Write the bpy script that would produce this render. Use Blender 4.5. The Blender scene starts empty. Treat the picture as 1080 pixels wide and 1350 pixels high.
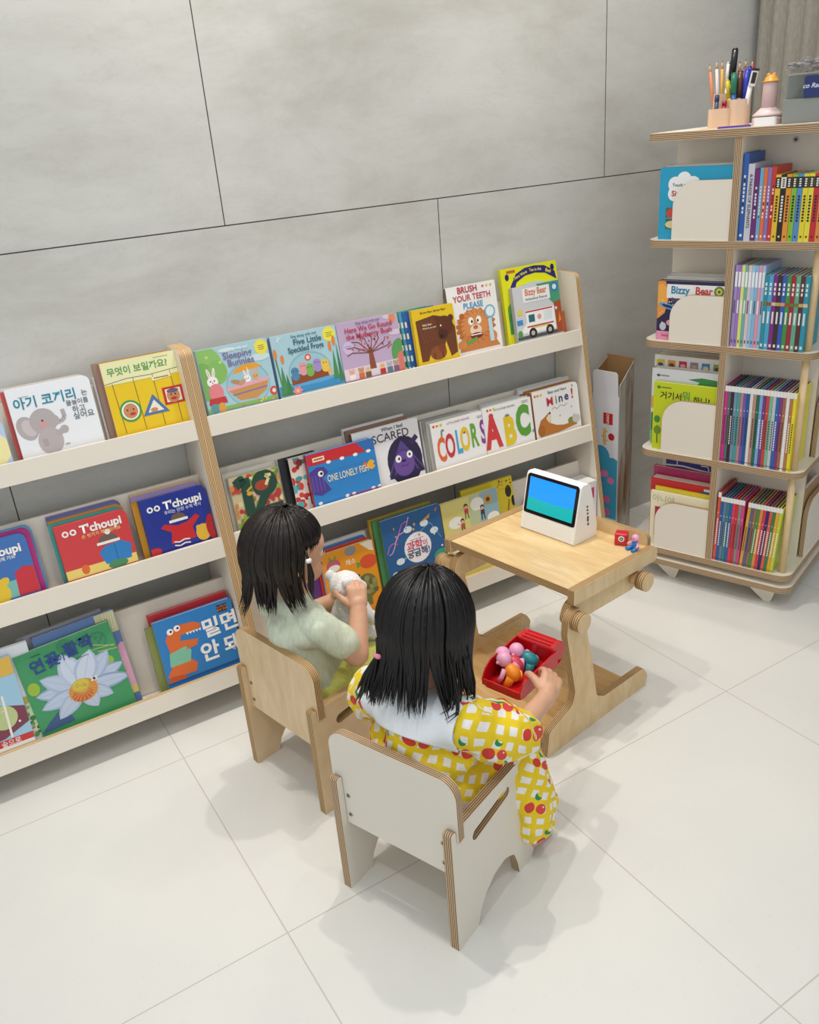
import bpy, bmesh, math, random
from mathutils import Vector, Matrix, geometry, noise
from mathutils.bvhtree import BVHTree
S = bpy.context.scene
C = S.collection
PI = math.pi
random.seed(7)

# ---------------------------------------------------------------- camera
cam = bpy.data.cameras.new('camera')
camo = bpy.data.objects.new('camera', cam)
C.objects.link(camo)
cam.sensor_fit = 'HORIZONTAL'
cam.sensor_width = 36.0
cam.lens = 1123.7 / 1080 * 36
cam.clip_start = 0.02
R_ = Vector((0.845, -0.529, -0.076)); D_ = Vector((-0.275, -0.309, -0.910)); F_ = Vector((0.458, 0.790, -0.407))
F_.normalize(); R_ = (R_ - F_ * R_.dot(F_)).normalized(); D_ = F_.cross(R_).normalized()
U_ = -D_
if U_.z < 0: U_ = -U_
m = Matrix(((R_.x, U_.x, -F_.x, 0), (R_.y, U_.y, -F_.y, -2.0137), (R_.z, U_.z, -F_.z, 1.3027), (0, 0, 0, 1)))
camo.matrix_world = m
S.camera = camo
# ---------------------------------------------------------------- view, world, lights
S.view_settings.view_transform = 'Standard'
S.view_settings.look = 'None'
S.view_settings.gamma = 1.0
S.view_settings.use_curve_mapping = False
S.view_settings.exposure = 0.0
W = bpy.data.worlds.new('world'); S.world = W; W.use_nodes = True
W.node_tree.nodes['Background'].inputs[0].default_value = (0.90, 0.96, 1.0, 1)
W.node_tree.nodes['Background'].inputs[1].default_value = 0.80

def spot(name, loc, target, power, size, angle, blend=0.8, color=(1, 0.93, 0.84)):
    l = bpy.data.lights.new(name, 'SPOT'); l.energy = power; l.shadow_soft_size = size
    l.spot_size = math.radians(angle); l.spot_blend = blend; l.color = color
    o = bpy.data.objects.new(name, l); C.objects.link(o); o.location = loc
    o.rotation_euler = (Vector(target) - Vector(loc)).to_track_quat('-Z', 'Y').to_euler()
    return o
# ceiling downlights of the shop
spot('downlight', (0.35, -0.42, 2.75), (0.35, -0.30, 0), 46, 0.022, 85)
spot('downlight', (1.15, -0.42, 2.75), (1.15, -0.45, 0), 50, 0.022, 85)
spot('downlight', (1.95, -0.42, 2.75), (1.90, -0.35, 0), 34, 0.022, 80)
spot('downlight', (-0.4, -1.6, 2.75), (-0.2, -1.3, 0), 31, 0.05, 95, color=(1, .97, .94))
spot('downlight', (0.9, -2.0, 2.75), (1.0, -1.6, 0), 30, 0.05, 95, color=(1, .97, .94))
spot('downlight', (0.25, -0.35, 2.75), (0.30, 0.02, 1.45), 26, 0.03, 75)
spot('downlight', (1.05, -0.35, 2.75), (1.10, 0.02, 1.45), 14, 0.03, 75)
spot('downlight', (1.80, -0.35, 2.75), (1.85, 0.02, 1.45), 20, 0.03, 75)

# ---------------------------------------------------------------- materials
def lin(c):
    return c / 12.92 if c <= 0.04045 else ((c + 0.055) / 1.055) ** 2.4
def rgb(h):
    h = h.lstrip('#')
    if len(h) == 3: h = h[0] * 2 + h[1] * 2 + h[2] * 2
    return tuple(lin(int(h[i:i + 2], 16) / 255) for i in (0, 2, 4)) + (1,)
_m = {}
def mat(h, rough=0.5, metal=0.0, name=None, spec=0.5):
    k = (h, rough, metal, name, spec)
    if k in _m: return _m[k]
    x = bpy.data.materials.new(name or ('colour_' + h.strip('#'))); x.use_nodes = True
    b = x.node_tree.nodes['Principled BSDF']
    b.inputs['Base Color'].default_value = rgb(h)
    b.inputs['Roughness'].default_value = rough
    b.inputs['Metallic'].default_value = metal
    b.inputs['Specular IOR Level'].default_value = spec
    _m[k] = x
    return x
class NT:
    def __init__(s, name, rough=0.5):
        s.m = bpy.data.materials.new(name); s.m.use_nodes = True
        s.t = s.m.node_tree; s.b = s.t.nodes['Principled BSDF']; s.b.inputs['Roughness'].default_value = rough
    def n(s, typ, **kw):
        x = s.t.nodes.new(typ)
        for k, v in kw.items():
            if k.startswith('i_'):
                key = k[2:]
                x.inputs[int(key) if key.isdigit() else key].default_value = v
            else: setattr(x, k, v)
        return x
    def l(s, a, b): s.t.links.new(a, b)
    def math(s, op, a, b=None, c=None):
        x = s.t.nodes.new('ShaderNodeMath'); x.operation = op
        for i, v in enumerate((a, b, c)):
            if v is None: continue
            if isinstance(v, (int, float)): x.inputs[i].default_value = v
            else: s.l(v, x.inputs[i])
        return x.outputs[0]
    def mix(s, f, a, b):
        x = s.t.nodes.new('ShaderNodeMix'); x.data_type = 'RGBA'
        for i, v in ((0, f), (6, a), (7, b)):
            if isinstance(v, (int, float, tuple)): x.inputs[i].default_value = v
            else: s.l(v, x.inputs[i])
        return x.outputs[2]
    def coord(s, out='Object', scale=(1, 1, 1), loc=(0, 0, 0), rot=(0, 0, 0)):
        t = s.n('ShaderNodeTexCoord'); mp = s.n('ShaderNodeMapping')
        mp.inputs['Scale'].default_value = scale; mp.inputs['Location'].default_value = loc; mp.inputs['Rotation'].default_value = rot
        s.l(t.outputs[out], mp.inputs[0]); return mp.outputs[0]
    def noise(s, vec, scale, detail=4, rough=0.55, dist=0.0):
        x = s.n('ShaderNodeTexNoise'); x.inputs['Scale'].default_value = scale; x.inputs['Detail'].default_value = detail
        x.inputs['Roughness'].default_value = rough; x.inputs['Distortion'].default_value = dist
        s.l(vec, x.inputs['Vector']); return x.outputs['Fac']
    def ramp(s, f, *stops):
        x = s.n('ShaderNodeValToRGB'); e = x.color_ramp.elements
        while len(e) < len(stops): e.new(0.5)
        for el, (p, c) in zip(e, stops): el.position = p; el.color = c
        s.l(f, x.inputs[0]); return x.outputs[0]
    def col(s, c): s.l(c, s.b.inputs['Base Color'])
    def bump(s, h, st=0.2, d=0.002):
        x = s.n('ShaderNodeBump'); x.inputs['Strength'].default_value = st; x.inputs['Distance'].default_value = d
        s.l(h, x.inputs['Height']); s.l(x.outputs[0], s.b.inputs['Normal'])
def grain(name, c1, c2, scale, rough=0.45, amount=1.0):
    t = NT(name, rough)
    v = t.coord('Object', scale)
    f = t.noise(v, 6, 6, 0.6, 0.6)
    t.col(t.ramp(f, (0.3, rgb(c1)), (0.7, rgb(c2))))
    t.bump(f, 0.05, 0.0005)
    return t.m
def ply_edge(name, light, dark, n=6.5):
    t = NT(name, 0.6)
    uv = t.n('ShaderNodeUVMap'); sp = t.n('ShaderNodeSeparateXYZ'); t.l(uv.outputs[0], sp.inputs[0])
    ob = t.coord('Object'); nz = t.noise(ob, 60, 3)
    y = t.math('ADD', sp.outputs[1], t.math('MULTIPLY', nz, 0.06))
    w = t.math('SINE', t.math('MULTIPLY', y, n * 2 * PI))
    w = t.math('MULTIPLY_ADD', w, 0.5, 0.5)
    c = t.ramp(w, (0.25, rgb(dark)), (0.7, rgb(light)))
    t.col(c)
    return t.m
M = {}
M['cream'] = mat('#e6ddcf', 0.42, name='cream_laminate')
M['greyish'] = mat('#ded7ca', 0.38, name='ivory_laminate')
M['birch'] = grain('birch_veneer', '#e4cba6', '#d3b58a', (1.6, 6, 1.6), 0.4)
M['birch_top'] = grain('birch_tabletop', '#e6cb98', '#d0ac74', (7, 1.4, 2), 0.32)
M['birch_dk'] = grain('birch_frame', '#e3ca9f', '#d3b27f', (6, 2, 2), 0.42)
M['birch_base'] = grain('birch_base_board', '#dcb780', '#bf935a', (6, 1.4, 2), 0.4)
M['edge'] = ply_edge('plywood_edge', '#cdb08a', '#6a4e38', 4.5)
M['edge_nat'] = ply_edge('plywood_edge_warm', '#cba873', '#6e4f33', 4.5)
M['edge_dbl'] = ply_edge('plywood_edge_thick', '#dcbb8c', '#86633f', 4.5)
M['edge_soft'] = ply_edge('plywood_edge_soft', '#dabf93', '#b8935f', 4.5)
M['page'] = mat('#ece8e0', 0.7, name='paper_pages')
M['steel'] = mat('#9a968e', 0.35, 0.8, name='screw_steel')
M['dark'] = mat('#2a2725', 0.5, name='dark_plastic')
M['white'] = mat('#f4f3f0', 0.35, name='white_plastic')

# ---------------------------------------------------------------- object helpers
def link(name, me, parent=None, loc=None, rotz=None, mtx=None):
    o = bpy.data.objects.new(name, me); C.objects.link(o)
    if parent is not None: o.parent = parent
    if mtx is not None: o.matrix_basis = mtx
    if loc is not None: o.location = loc
    if rotz is not None: o.rotation_euler = (0, 0, rotz)
    return o
def tag(o, label=None, cat=None, group=None, kind=None):
    if label: o['label'] = label
    if cat: o['category'] = cat
    if group: o['group'] = group
    if kind: o['kind'] = kind
    return o
def thing(name, label, cat, loc=(0, 0, 0), rotz=0.0, group=None, mtx=None):
    o = link(name, None, None, loc, rotz)
    if mtx is not None: o.matrix_basis = mtx
    return tag(o, label, cat, group)
def mesh(name, bm, mats, smooth=False):
    me = bpy.data.meshes.new(name); bm.to_mesh(me); bm.free()
    for x in (mats if isinstance(mats, (list, tuple)) else [mats]): me.materials.append(x)
    if smooth:
        for p in me.polygons: p.use_smooth = True
    return me
def obj(name, bm, mats, parent=None, smooth=False, **kw):
    return link(name, mesh(name, bm, mats, smooth), parent, **kw)
def autosm(o, ang=40):
    me = o.data
    for p in me.polygons: p.use_smooth = True
    b = bmesh.new(); b.from_mesh(me)
    for e in b.edges:
        if len(e.link_faces) == 2 and e.calc_face_angle(0) > math.radians(ang): e.smooth = False
    b.to_mesh(me); b.free(); return o
def bev(o, w, seg=2, ang=35):
    md = o.modifiers.new('bevel', 'BEVEL'); md.width = w; md.segments = seg; md.limit_method = 'ANGLE'; md.angle_limit = math.radians(ang)
    return o
def box(bm, x0, y0, z0, x1, y1, z1, mi=0, mtx=None):
    vs = [Vector((x, y, z)) for x in (x0, x1) for y in (y0, y1) for z in (z0, z1)]
    if mtx: vs = [mtx @ v for v in vs]
    v = [bm.verts.new(p) for p in vs]
    for f in ((0, 1, 3, 2), (4, 6, 7, 5), (0, 4, 5, 1), (2, 3, 7, 6), (0, 2, 6, 4), (1, 5, 7, 3)):
        fc = bm.faces.new([v[i] for i in f]); fc.material_index = mi
def B(*a, mtx=None):
    bm = bmesh.new(); box(bm, *a, mtx=mtx); return bm
def rnd(pts, seg=6):
    """polygon with per-corner radius: (x, y, r)"""
    out = []; n = len(pts)
    for i in range(n):
        p = Vector(pts[i][:2]); r = pts[i][2] if len(pts[i]) > 2 else 0
        if r <= 0: out.append(p); continue
        a = (Vector(pts[i - 1][:2]) - p); b = (Vector(pts[(i + 1) % n][:2]) - p)
        la, lb = a.length, b.length; a.normalize(); b.normalize()
        ang = a.angle(b); d = min(r / math.tan(ang / 2), la * 0.49, lb * 0.49); rr = d * math.tan(ang / 2)
        c = p + (a + b).normalized() * (rr / math.sin(ang / 2))
        s = p + a * d - c; e = p + b * d - c
        a0 = math.atan2(s.y, s.x); a1 = math.atan2(e.y, e.x); da = (a1 - a0 + PI) % (2 * PI) - PI
        for k in range(seg + 1):
            t = a0 + da * k / seg; out.append(c + Vector((math.cos(t), math.sin(t))) * rr)
    return out
def plate(bm, outline, t, axes='xz', r0=0.0, holes=(), mi=0, me_=1, mtx=None):
    """extruded board; faces get mi, cut edges me_ with UV.y across the thickness"""
    uvl = bm.loops.layers.uv.verify()
    def P(p, r):
        a, b = p
        v = {'xz': (a, r, b), 'yz': (r, a, b), 'xy': (a, b, r)}[axes]
        v = Vector(v)
        return mtx @ v if mtx else v
    loops = [[Vector(p[:2]) for p in outline]] + [[Vector(p[:2]) for p in h] for h in holes]
    allv = []; flat = []
    for lp in loops:
        a = [bm.verts.new(P(p, r0)) for p in lp]; b = [bm.verts.new(P(p, r0 + t)) for p in lp]
        s = 0.0
        for i in range(len(lp)):
            j = (i + 1) % len(lp); d = (lp[j] - lp[i]).length
            f = bm.faces.new((a[i], a[j], b[j], b[i])); f.material_index = me_
            for l, uv in zip(f.loops, ((s, 0), (s + d, 0), (s + d, 1), (s, 1))): l[uvl].uv = uv
            s += d
        allv.append((a, b)); flat += list(zip(a, b))
    tris = geometry.tessellate_polygon([[p.to_3d() for p in lp] for lp in loops])
    for k in (0, 1):
        for tr in tris:
            try:
                f = bm.faces.new([flat[i][k] for i in tr]); f.material_index = mi
            except ValueError: pass
    bmesh.ops.recalc_face_normals(bm, faces=bm.faces[:])
def PL(outline, t, axes='xz', r0=0.0, holes=(), mtx=None, me_=1):
    bm = bmesh.new(); plate(bm, outline, t, axes, r0, holes, me_=me_, mtx=mtx); return bm
def cyl(bm, p0, p1, r0, r1=None, seg=20, mi=0, cap=True, me_=None):
    p0 = Vector(p0); p1 = Vector(p1); r1 = r0 if r1 is None else r1
    d = (p1 - p0).normalized(); x = d.orthogonal().normalized(); y = d.cross(x)
    uvl = bm.loops.layers.uv.verify()
    A = []; Bv = []
    for i in range(seg):
        a = 2 * PI * i / seg; o = x * math.cos(a) + y * math.sin(a)
        A.append(bm.verts.new(p0 + o * r0)); Bv.append(bm.verts.new(p1 + o * r1))
    for i in range(seg):
        j = (i + 1) % seg; f = bm.faces.new((A[i], A[j], Bv[j], Bv[i])); f.material_index = mi if me_ is None else me_; f.smooth = True
        for l, uv in zip(f.loops, ((i / seg, 0), ((i + 1) / seg, 0), ((i + 1) / seg, 1), (i / seg, 1))): l[uvl].uv = uv
    if cap:
        f = bm.faces.new(A[::-1]); f.material_index = mi
        f = bm.faces.new(Bv); f.material_index = mi
def sph(bm, c, r, seg=16, rings=10, mi=0, mtx=None):
    rx, ry, rz = (r, r, r) if isinstance(r, (int, float)) else r
    T = Matrix.Translation(Vector(c)) @ (mtx or Matrix()) @ Matrix.Diagonal((rx, ry, rz, 1))
    res = bmesh.ops.create_uvsphere(bm, u_segments=seg, v_segments=rings, radius=1, matrix=T)
    for v in res['verts']:
        for f in v.link_faces: f.material_index = mi; f.smooth = True
def tube(bm, pts, radii, seg=6, mi=0):
    pts = [Vector(p) for p in pts]; rings = []
    ref = None
    for i, p in enumerate(pts):
        d = (pts[min(i + 1, len(pts) - 1)] - pts[max(i - 1, 0)]).normalized()
        if ref is None or abs(d.dot(ref)) > 0.95: ref = d.orthogonal()
        x = (ref - d * ref.dot(d)).normalized(); y = d.cross(x); ref = x
        r = radii[i] if isinstance(radii, (list, tuple)) else radii
        rings.append([bm.verts.new(p + (x * math.cos(2 * PI * k / seg) + y * math.sin(2 * PI * k / seg)) * r) for k in range(seg)])
    for a, b in zip(rings, rings[1:]):
        for k in range(seg):
            f = bm.faces.new((a[k], a[(k + 1) % seg], b[(k + 1) % seg], b[k])); f.material_index = mi; f.smooth = True
    f = bm.faces.new(rings[0][::-1]); f.material_index = mi
    f = bm.faces.new(rings[-1]); f.material_index = mi
# ================================================================ setting
def floor_mat():
    t = NT('floor_tiles', 0.3)
    g = t.n('ShaderNodeNewGeometry'); sp = t.n('ShaderNodeSeparateXYZ'); t.l(g.outputs['Position'], sp.inputs[0])
    def line(c, off):
        a = t.math('ADD', c, -off); a = t.math('DIVIDE', a, 0.587); a = t.math('FRACT', a)
        a = t.math('SUBTRACT', a, 0.5); a = t.math('ABSOLUTE', a); return t.math('GREATER_THAN', a, 0.5 - 0.0021)
    ln = t.math('MAXIMUM', line(sp.outputs[0], 0.31 - 0.0), line(sp.outputs[1], -0.915))
    n1 = t.noise(g.outputs['Position'], 3.0, 6, 0.6); n2 = t.noise(g.outputs['Position'], 90, 3, 0.7)
    c = t.ramp(n1, (0.3, rgb('#dcdbd6')), (0.7, rgb('#e2e0da')))
    c = t.mix(t.math('MULTIPLY', t.math('GREATER_THAN', n2, 0.64), 0.25), c, rgb('#d2d0c8'))
    c = t.mix(ln, c, rgb('#c2bdb2'))
    t.col(c); t.l(t.math('MULTIPLY_ADD', n1, 0.15, 0.27), t.b.inputs['Roughness'])
    return t.m
bm = bmesh.new(); box(bm, -3.0, -4.5, -0.05, 2.62, 0.0, 0.0)
tag(obj('floor', bm, floor_mat()), kind='structure')

def wall_mat():
    t = NT('stone_wall_tiles', 0.55)
    g = t.n('ShaderNodeNewGeometry'); sp = t.n('ShaderNodeSeparateXYZ'); t.l(g.outputs['Position'], sp.inputs[0])
    x, z = sp.outputs[0], sp.outputs[2]
    row = t.math('GREATER_THAN', z, 1.133)
    row2 = t.math('LESS_THAN', z, -0.067)
    xo = t.math('ADD', x, t.math('MULTIPLY', row, -0.600 + 0.0))
    a = t.math('DIVIDE', t.math('ADD', xo, -0.134), 1.2); a = t.math('FRACT', a); a = t.math('ABSOLUTE', t.math('SUBTRACT', a, 0.5))
    v = t.math('GREATER_THAN', a, 0.5 - 0.0011)
    zz = t.math('ABSOLUTE', t.math('ADD', z, -1.133)); h1 = t.math('LESS_THAN', zz, 0.0014)
    zz = t.math('ABSOLUTE', t.math('ADD', z, -0.533)); h2 = t.math('LESS_THAN', zz, 0.0)
    ln = t.math('MAXIMUM', v, t.math('MAXIMUM', h1, h2))
    mp = t.n('ShaderNodeMapping'); mp.inputs['Scale'].default_value = (1, 1, 2.6); mp.inputs['Rotation'].default_value = (0, 0.25, 0)
    t.l(g.outputs['Position'], mp.inputs[0])
    n1 = t.noise(mp.outputs[0], 1.8, 10, 0.66, 0.25); n2 = t.noise(mp.outputs[0], 4.5, 8, 0.72, 0.5)
    c = t.ramp(n1, (0.32, rgb('#b9b6af')), (0.5, rgb('#cbcac5')), (0.68, rgb('#d5d4d0')))
    vein = t.math('ABSOLUTE', t.math('SUBTRACT', n2, 0.5)); vein = t.math('LESS_THAN', vein, 0.008)
    c = t.mix(t.math('MULTIPLY', vein, 0.13), c, rgb('#a09c95'))
    n3 = t.noise(g.outputs['Position'], 120, 2, 0.5)
    c = t.mix(t.math('MULTIPLY', n3, 0.12), c, rgb('#dbd8d0'))
    c = t.mix(ln, c, rgb('#3a3835'))
    t.col(c); t.bump(n3, 0.05, 0.001)
    return t.m
wm = wall_mat()
bm = bmesh.new(); box(bm, -3.0, 0.0, 0.0, 2.62, 0.1, 2.9)
tag(obj('wall_back', bm, wm), kind='structure')
bm = bmesh.new(); box(bm, 2.62, -4.5, 0.0, 2.72, 0.1, 2.9)
tag(obj('wall_right', bm, mat('#b9b5ae', 0.6, name='right_wall_paint')), kind='structure')

# pleated curtain hanging on the right wall
def curtain():
    bm = bmesh.new(); n = 210; L = 1.9
    cols = []
    for i in range(n + 1):
        y = -0.012 - L * i / n
        ph = i / n * 36
        u = ph % 1.0
        x = 2.565 - 0.030 * abs(math.sin(PI * u)) ** 0.7 + 0.006 * math.sin(ph * 0.9)
        col = []
        for z in (0.70, 1.0, 1.5, 2.0, 2.5, 2.85):
            w = (2.85 - z) * 0.006
            col.append(bm.verts.new((x + math.sin(ph * 1.7 + z) * w, y, z)))
        cols.append(col)
    for a, b in zip(cols, cols[1:]):
        for k in range(len(a) - 1): bm.faces.new((a[k], b[k], b[k + 1], a[k + 1]))
    t = NT('curtain_cloth', 0.85)
    nz = t.noise(t.coord('Object', (1, 1, 0.3)), 160, 2); t.col(t.ramp(nz, (0.3, rgb('#9d978c')), (0.7, rgb('#ada79b'))))
    o = obj('curtain', bm, t.m, smooth=True)
    md = o.modifiers.new('cloth_thickness', 'SOLIDIFY'); md.thickness = 0.002
    return tag(o, 'taupe pleated curtain hanging in tall vertical folds behind the rotating bookcase', 'curtain')
curtain()

# ================================================================ front-facing wall bookcases
SL = 0.167; TH = math.atan(SL)
def yf(z): return -0.095 - SL * (0.88 - z)
ZB = {1: 0.695, 2: 0.407, 3: 0.087}
RAIL = {1: (0.683, 0.729), 2: (0.395, 0.443), 3: (0.072, 0.117)}
BT = {1: 0.834, 2: 0.577, 3: 0.310}
PT = 0.016
def bookcase(x0, x1, label):
    t = thing('bookcase', label, 'bookcase', (x0, 0, 0))
    w = x1 - x0
    ol = rnd([(-0.004, 0.0), (-0.004, 0.888, 0.012), (yf(0.888), 0.888, 0.022), (yf(0.0), 0.0)])
    for xx in (0, w - PT):
        obj('side_panel', PL(ol, PT, 'yz', xx), [M['cream'], M['edge_dbl']], t)
    for k in (1, 2, 3):
        z0, z1 = RAIL[k]
        R = Matrix.Translation((0, yf(z0), z0)) @ Matrix.Rotation(-TH, 4, 'X')
        h = (z1 - z0) * math.hypot(1, SL)
        bm = bmesh.new(); plate(bm, [(PT, 0), (w - PT, 0), (w - PT, h), (PT, h)], 0.015, 'xz', 0.002, mtx=R)
        obj('front_rail', bm, [M['cream'], M['edge_soft'] if k == 3 else M['cream']], t)
        bt = BT[k]; zb = ZB[k] - 0.002
        off = 0.082
        R = Matrix.Translation((0, yf(zb) + off, zb)) @ Matrix.Rotation(-TH, 4, 'X')
        hh = (bt - zb) * math.hypot(1, SL)
        obj('back_board', PL([(PT, 0), (w - PT, 0), (w - PT, hh), (PT, hh)], 0.012, 'xz', 0, mtx=R), [M['cream'], M['cream']], t)
        obj('shelf_board', PL([(PT, yf(z0) + 0.019), (w - PT, yf(z0) + 0.019), (w - PT, yf(zb) + off), (PT, yf(zb) + off)], zb - z0 - 0.002, 'xy', z0 + 0.001), [M['cream'], M['cream']], t)
    return t
bookcase(-0.66, 0.558, 'cream slanted display bookcase at the left, with the elephant and lotus picture books')
bookcase(0.558, 1.752, 'cream slanted display bookcase in the middle, behind the two seated children')

# ================================================================ books
def book_mats(cover, spine): return mat(cover, 0.35), mat(spine, 0.4)
def clip(poly, H, e=0.0):
    def cut(pts, f, inter):
        out = []
        for i in range(len(pts)):
            a, b = pts[i - 1], pts[i]
            if f(b):
                if not f(a): out.append(inter(a, b))
                out.append(b)
            elif f(a): out.append(inter(a, b))
        return out
    def ix(x): return lambda a, b: (x, a[1] + (b[1] - a[1]) * (x - a[0]) / (b[0] - a[0]))
    def iy(y): return lambda a, b: (a[0] + (b[0] - a[0]) * (y - a[1]) / (b[1] - a[1]), y)
    for f, i in ((lambda p: p[0] >= e, ix(e)), (lambda p: p[0] <= 1 - e, ix(1 - e)), (lambda p: p[1] >= e, iy(e)), (lambda p: p[1] <= H - e, iy(H - e))):
        if len(poly) < 3: return []
        poly = cut(poly, f, i)
    return poly
def text_bm(s, size, align='CENTER', bold=0.0, shear=0.0):
    cu = bpy.data.curves.new('t', 'FONT'); cu.body = s; cu.size = size; cu.align_x = align; cu.align_y = 'CENTER'
    cu.offset = bold * size; cu.shear = shear; cu.resolution_u = 3
    o = bpy.data.objects.new('t', cu); C.objects.link(o)
    dg = bpy.context.evaluated_depsgraph_get()
    me = bpy.data.meshes.new_from_object(o.evaluated_get(dg))
    bpy.data.objects.remove(o); bpy.data.curves.remove(cu)
    return me
def art(parent, w, h, items, lift=0.0004, e=0.004, pname='cover_art', v0=0.0):
    """flat printed shapes on the cover; units: cover width = 1"""
    H = h / w; v0 = v0 / w; fv = lambda v: v0 + v * (H - v0) / H
    bm = bmesh.new(); mats = []; tb = bmesh.new(); tm = []
    def mi(c, L):
        x = mat(c, 0.4)
        if x not in L: L.append(x)
        return L.index(x)
    k = 0
    def poly(pts, c):
        nonlocal k
        pts = clip([tuple(p) for p in pts], H, e)
        q = []
        for p in pts:
            if not q or (abs(p[0] - q[-1][0]) + abs(p[1] - q[-1][1])) > 1e-6: q.append(p)
        if len(q) > 2 and (abs(q[0][0] - q[-1][0]) + abs(q[0][1] - q[-1][1])) < 1e-6: q.pop()
        if len(q) < 3: return
        y = -lift - k * 0.000012
        f = bm.faces.new([bm.verts.new((p[0] * w, y, p[1] * w)) for p in q]); f.material_index = mi(c, mats)
        if f.calc_area() < 1e-12: return
        f.normal_update()
        if f.normal.y > 0: f.normal_flip()
    for it in items:
        k += 1; o = it[0]
        if o == 'e':
            _, u, v, ru, rv, c = it[:6]; v = fv(v); a = math.radians(it[6]) if len(it) > 6 else 0
            poly([(u + ru * math.cos(t) * math.cos(a) - rv * math.sin(t) * math.sin(a), v + ru * math.cos(t) * math.sin(a) + rv * math.sin(t) * math.cos(a)) for t in [2 * PI * i / 22 for i in range(22)]], c)
        elif o == 'p': poly([(p[0], fv(p[1])) for p in it[1]], it[2])
        elif o == 'r': poly([(it[1], fv(it[2])), (it[3], fv(it[2])), (it[3], fv(it[4])), (it[1], fv(it[4]))], it[5])
        elif o == 'l':
            pts, wd, c = it[1:4]; pts = [(p[0], fv(p[1])) for p in pts]
            for a, b in zip(pts, pts[1:]):
                d = Vector((b[0] - a[0], b[1] - a[1])); L = d.length
                if L < 1e-6: continue
                n = Vector((-d.y, d.x)) / L * wd / 2
                poly([(a[0] + n.x, a[1] + n.y), (a[0] - n.x, a[1] - n.y), (b[0] - n.x, b[1] - n.y), (b[0] + n.x, b[1] + n.y)], c)
        elif o == 't':
            _, s, u, v, sz, c = it[:6]; v = fv(v); opt = it[6] if len(it) > 6 else {}
            me = text_bm(s, sz * w, opt.get('a', 'CENTER'), opt.get('b', 0.012), opt.get('sh', 0))
            y = -lift - 0.000012 * (len(items) + 2) - 0.00001 * k
            T = Matrix.Translation((u * w, y, v * w)) @ Matrix.Rotation(-math.radians(opt.get('r', 0)), 4, 'Y') @ Matrix.Rotation(PI / 2, 4, 'X') @ Matrix.Diagonal((opt.get('sx', 1), 1, 1, 1))
            me.transform(T)
            n0 = len(tb.faces); tb.from_mesh(me); tb.faces.ensure_lookup_table()
            ci = mi(c, tm)
            for f in tb.faces[n0:]: f.material_index = ci
            bpy.data.meshes.remove(me)
    if len(bm.faces): obj(pname, bm, mats, parent)
    else: bm.free()
    if len(tb.faces): obj('title', tb, tm, parent)
    else: tb.free()
def book_geo(t, w, h, th, cover, spine, back=None, rc=0.0, page='#ece8e0'):
    """book standing with its front cover on y=0 facing -y, spine on x=0"""
    tb = 0.0016
    ol = rnd([(0, 0), (w, 0, rc), (w, h, rc), (0, h)], 5) if rc else [(0, 0), (w, 0), (w, h), (0, h)]
    bm = bmesh.new(); plate(bm, ol, tb, 'xz', 0, mi=0, me_=0); plate(bm, ol, tb, 'xz', th - tb, mi=2, me_=2)
    box(bm, -0.0004, 0.0002, 0.0002, tb, th - 0.0002, h - 0.0002, 1)
    c, s = book_mats(cover, spine)
    cv = obj('cover', bm, [c, s, mat(back or cover, 0.4)], t)
    i = 0.002
    ol = rnd([(tb, i), (w - i, i, max(rc - i, 0)), (w - i, h - i, max(rc - i, 0)), (tb, h - i)], 5) if rc else [(tb, i), (w - i, i), (w - i, h - i), (tb, h - i)]
    obj('pages', PL(ol, th - 2 * tb, 'xz', tb), [mat(page, 0.7), mat(page, 0.7)], t)
    return cv
def shelf_mtx(tier, x, off, roll=0.0, dz=0.0):
    z = ZB[tier] + dz
    return Matrix.Translation((x, yf(z) + off, z)) @ Matrix.Rotation(-TH, 4, 'X') @ Matrix.Rotation(-math.radians(roll), 4, 'Y')
def fbook(tier, x, w, h, off, th, label, cover, spine, items, group=None, roll=0.0, rc=0.0, back=None, dz=0.0, name='picture_book'):
    t = thing(name, label, 'book', group=group or ROWG[tier], mtx=shelf_mtx(tier, x, off, roll, dz + max(0, -0) ))
    cv = book_geo(t, w, h, th, cover, spine, back, rc)
    if items: art(cv, w, h, items, v0=(RAIL[tier][1] - ZB[tier]) * .92)
    return t
ROWG = {1: 'picture books on the top row of the wall bookcases', 2: 'picture books on the middle row of the wall bookcases', 3: 'picture books on the bottom row of the wall bookcases'}
def stack(tier, x, w, h, off, specs, what, rc=0.0, roll=0.0):
    """books standing behind a front one; specs: (thickness, cover, dx, dh)"""
    words = ['directly behind', 'second behind', 'third behind', 'fourth behind', 'fifth behind', 'sixth behind', 'seventh behind']
    y = off
    for i, (th, cname, c, dx, dh) in enumerate(specs):
        t = thing('picture_book', '%s book %s %s' % (cname, words[i], what), 'book', group=ROWG[tier], mtx=shelf_mtx(tier, x + dx, y, roll))
        book_geo(t, w, h + dh, th, c, c, rc=rc)
        y += th + 0.0006
def star(u, v, r, c, n=5, ri=0.4):
    return ('p', [(u + (r if i % 2 == 0 else r * ri) * math.sin(PI * i / n), v + (r if i % 2 == 0 else r * ri) * math.cos(PI * i / n)) for i in range(2 * n)], c)
def dots(n, u0, v0, u1, v1, r, cs, seed=1):
    q = random.Random(seed); return [('e', q.uniform(u0, u1), q.uniform(v0, v1), r * q.uniform(.6, 1.2), r * q.uniform(.6, 1.2), q.choice(cs)) for _ in range(n)]
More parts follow.
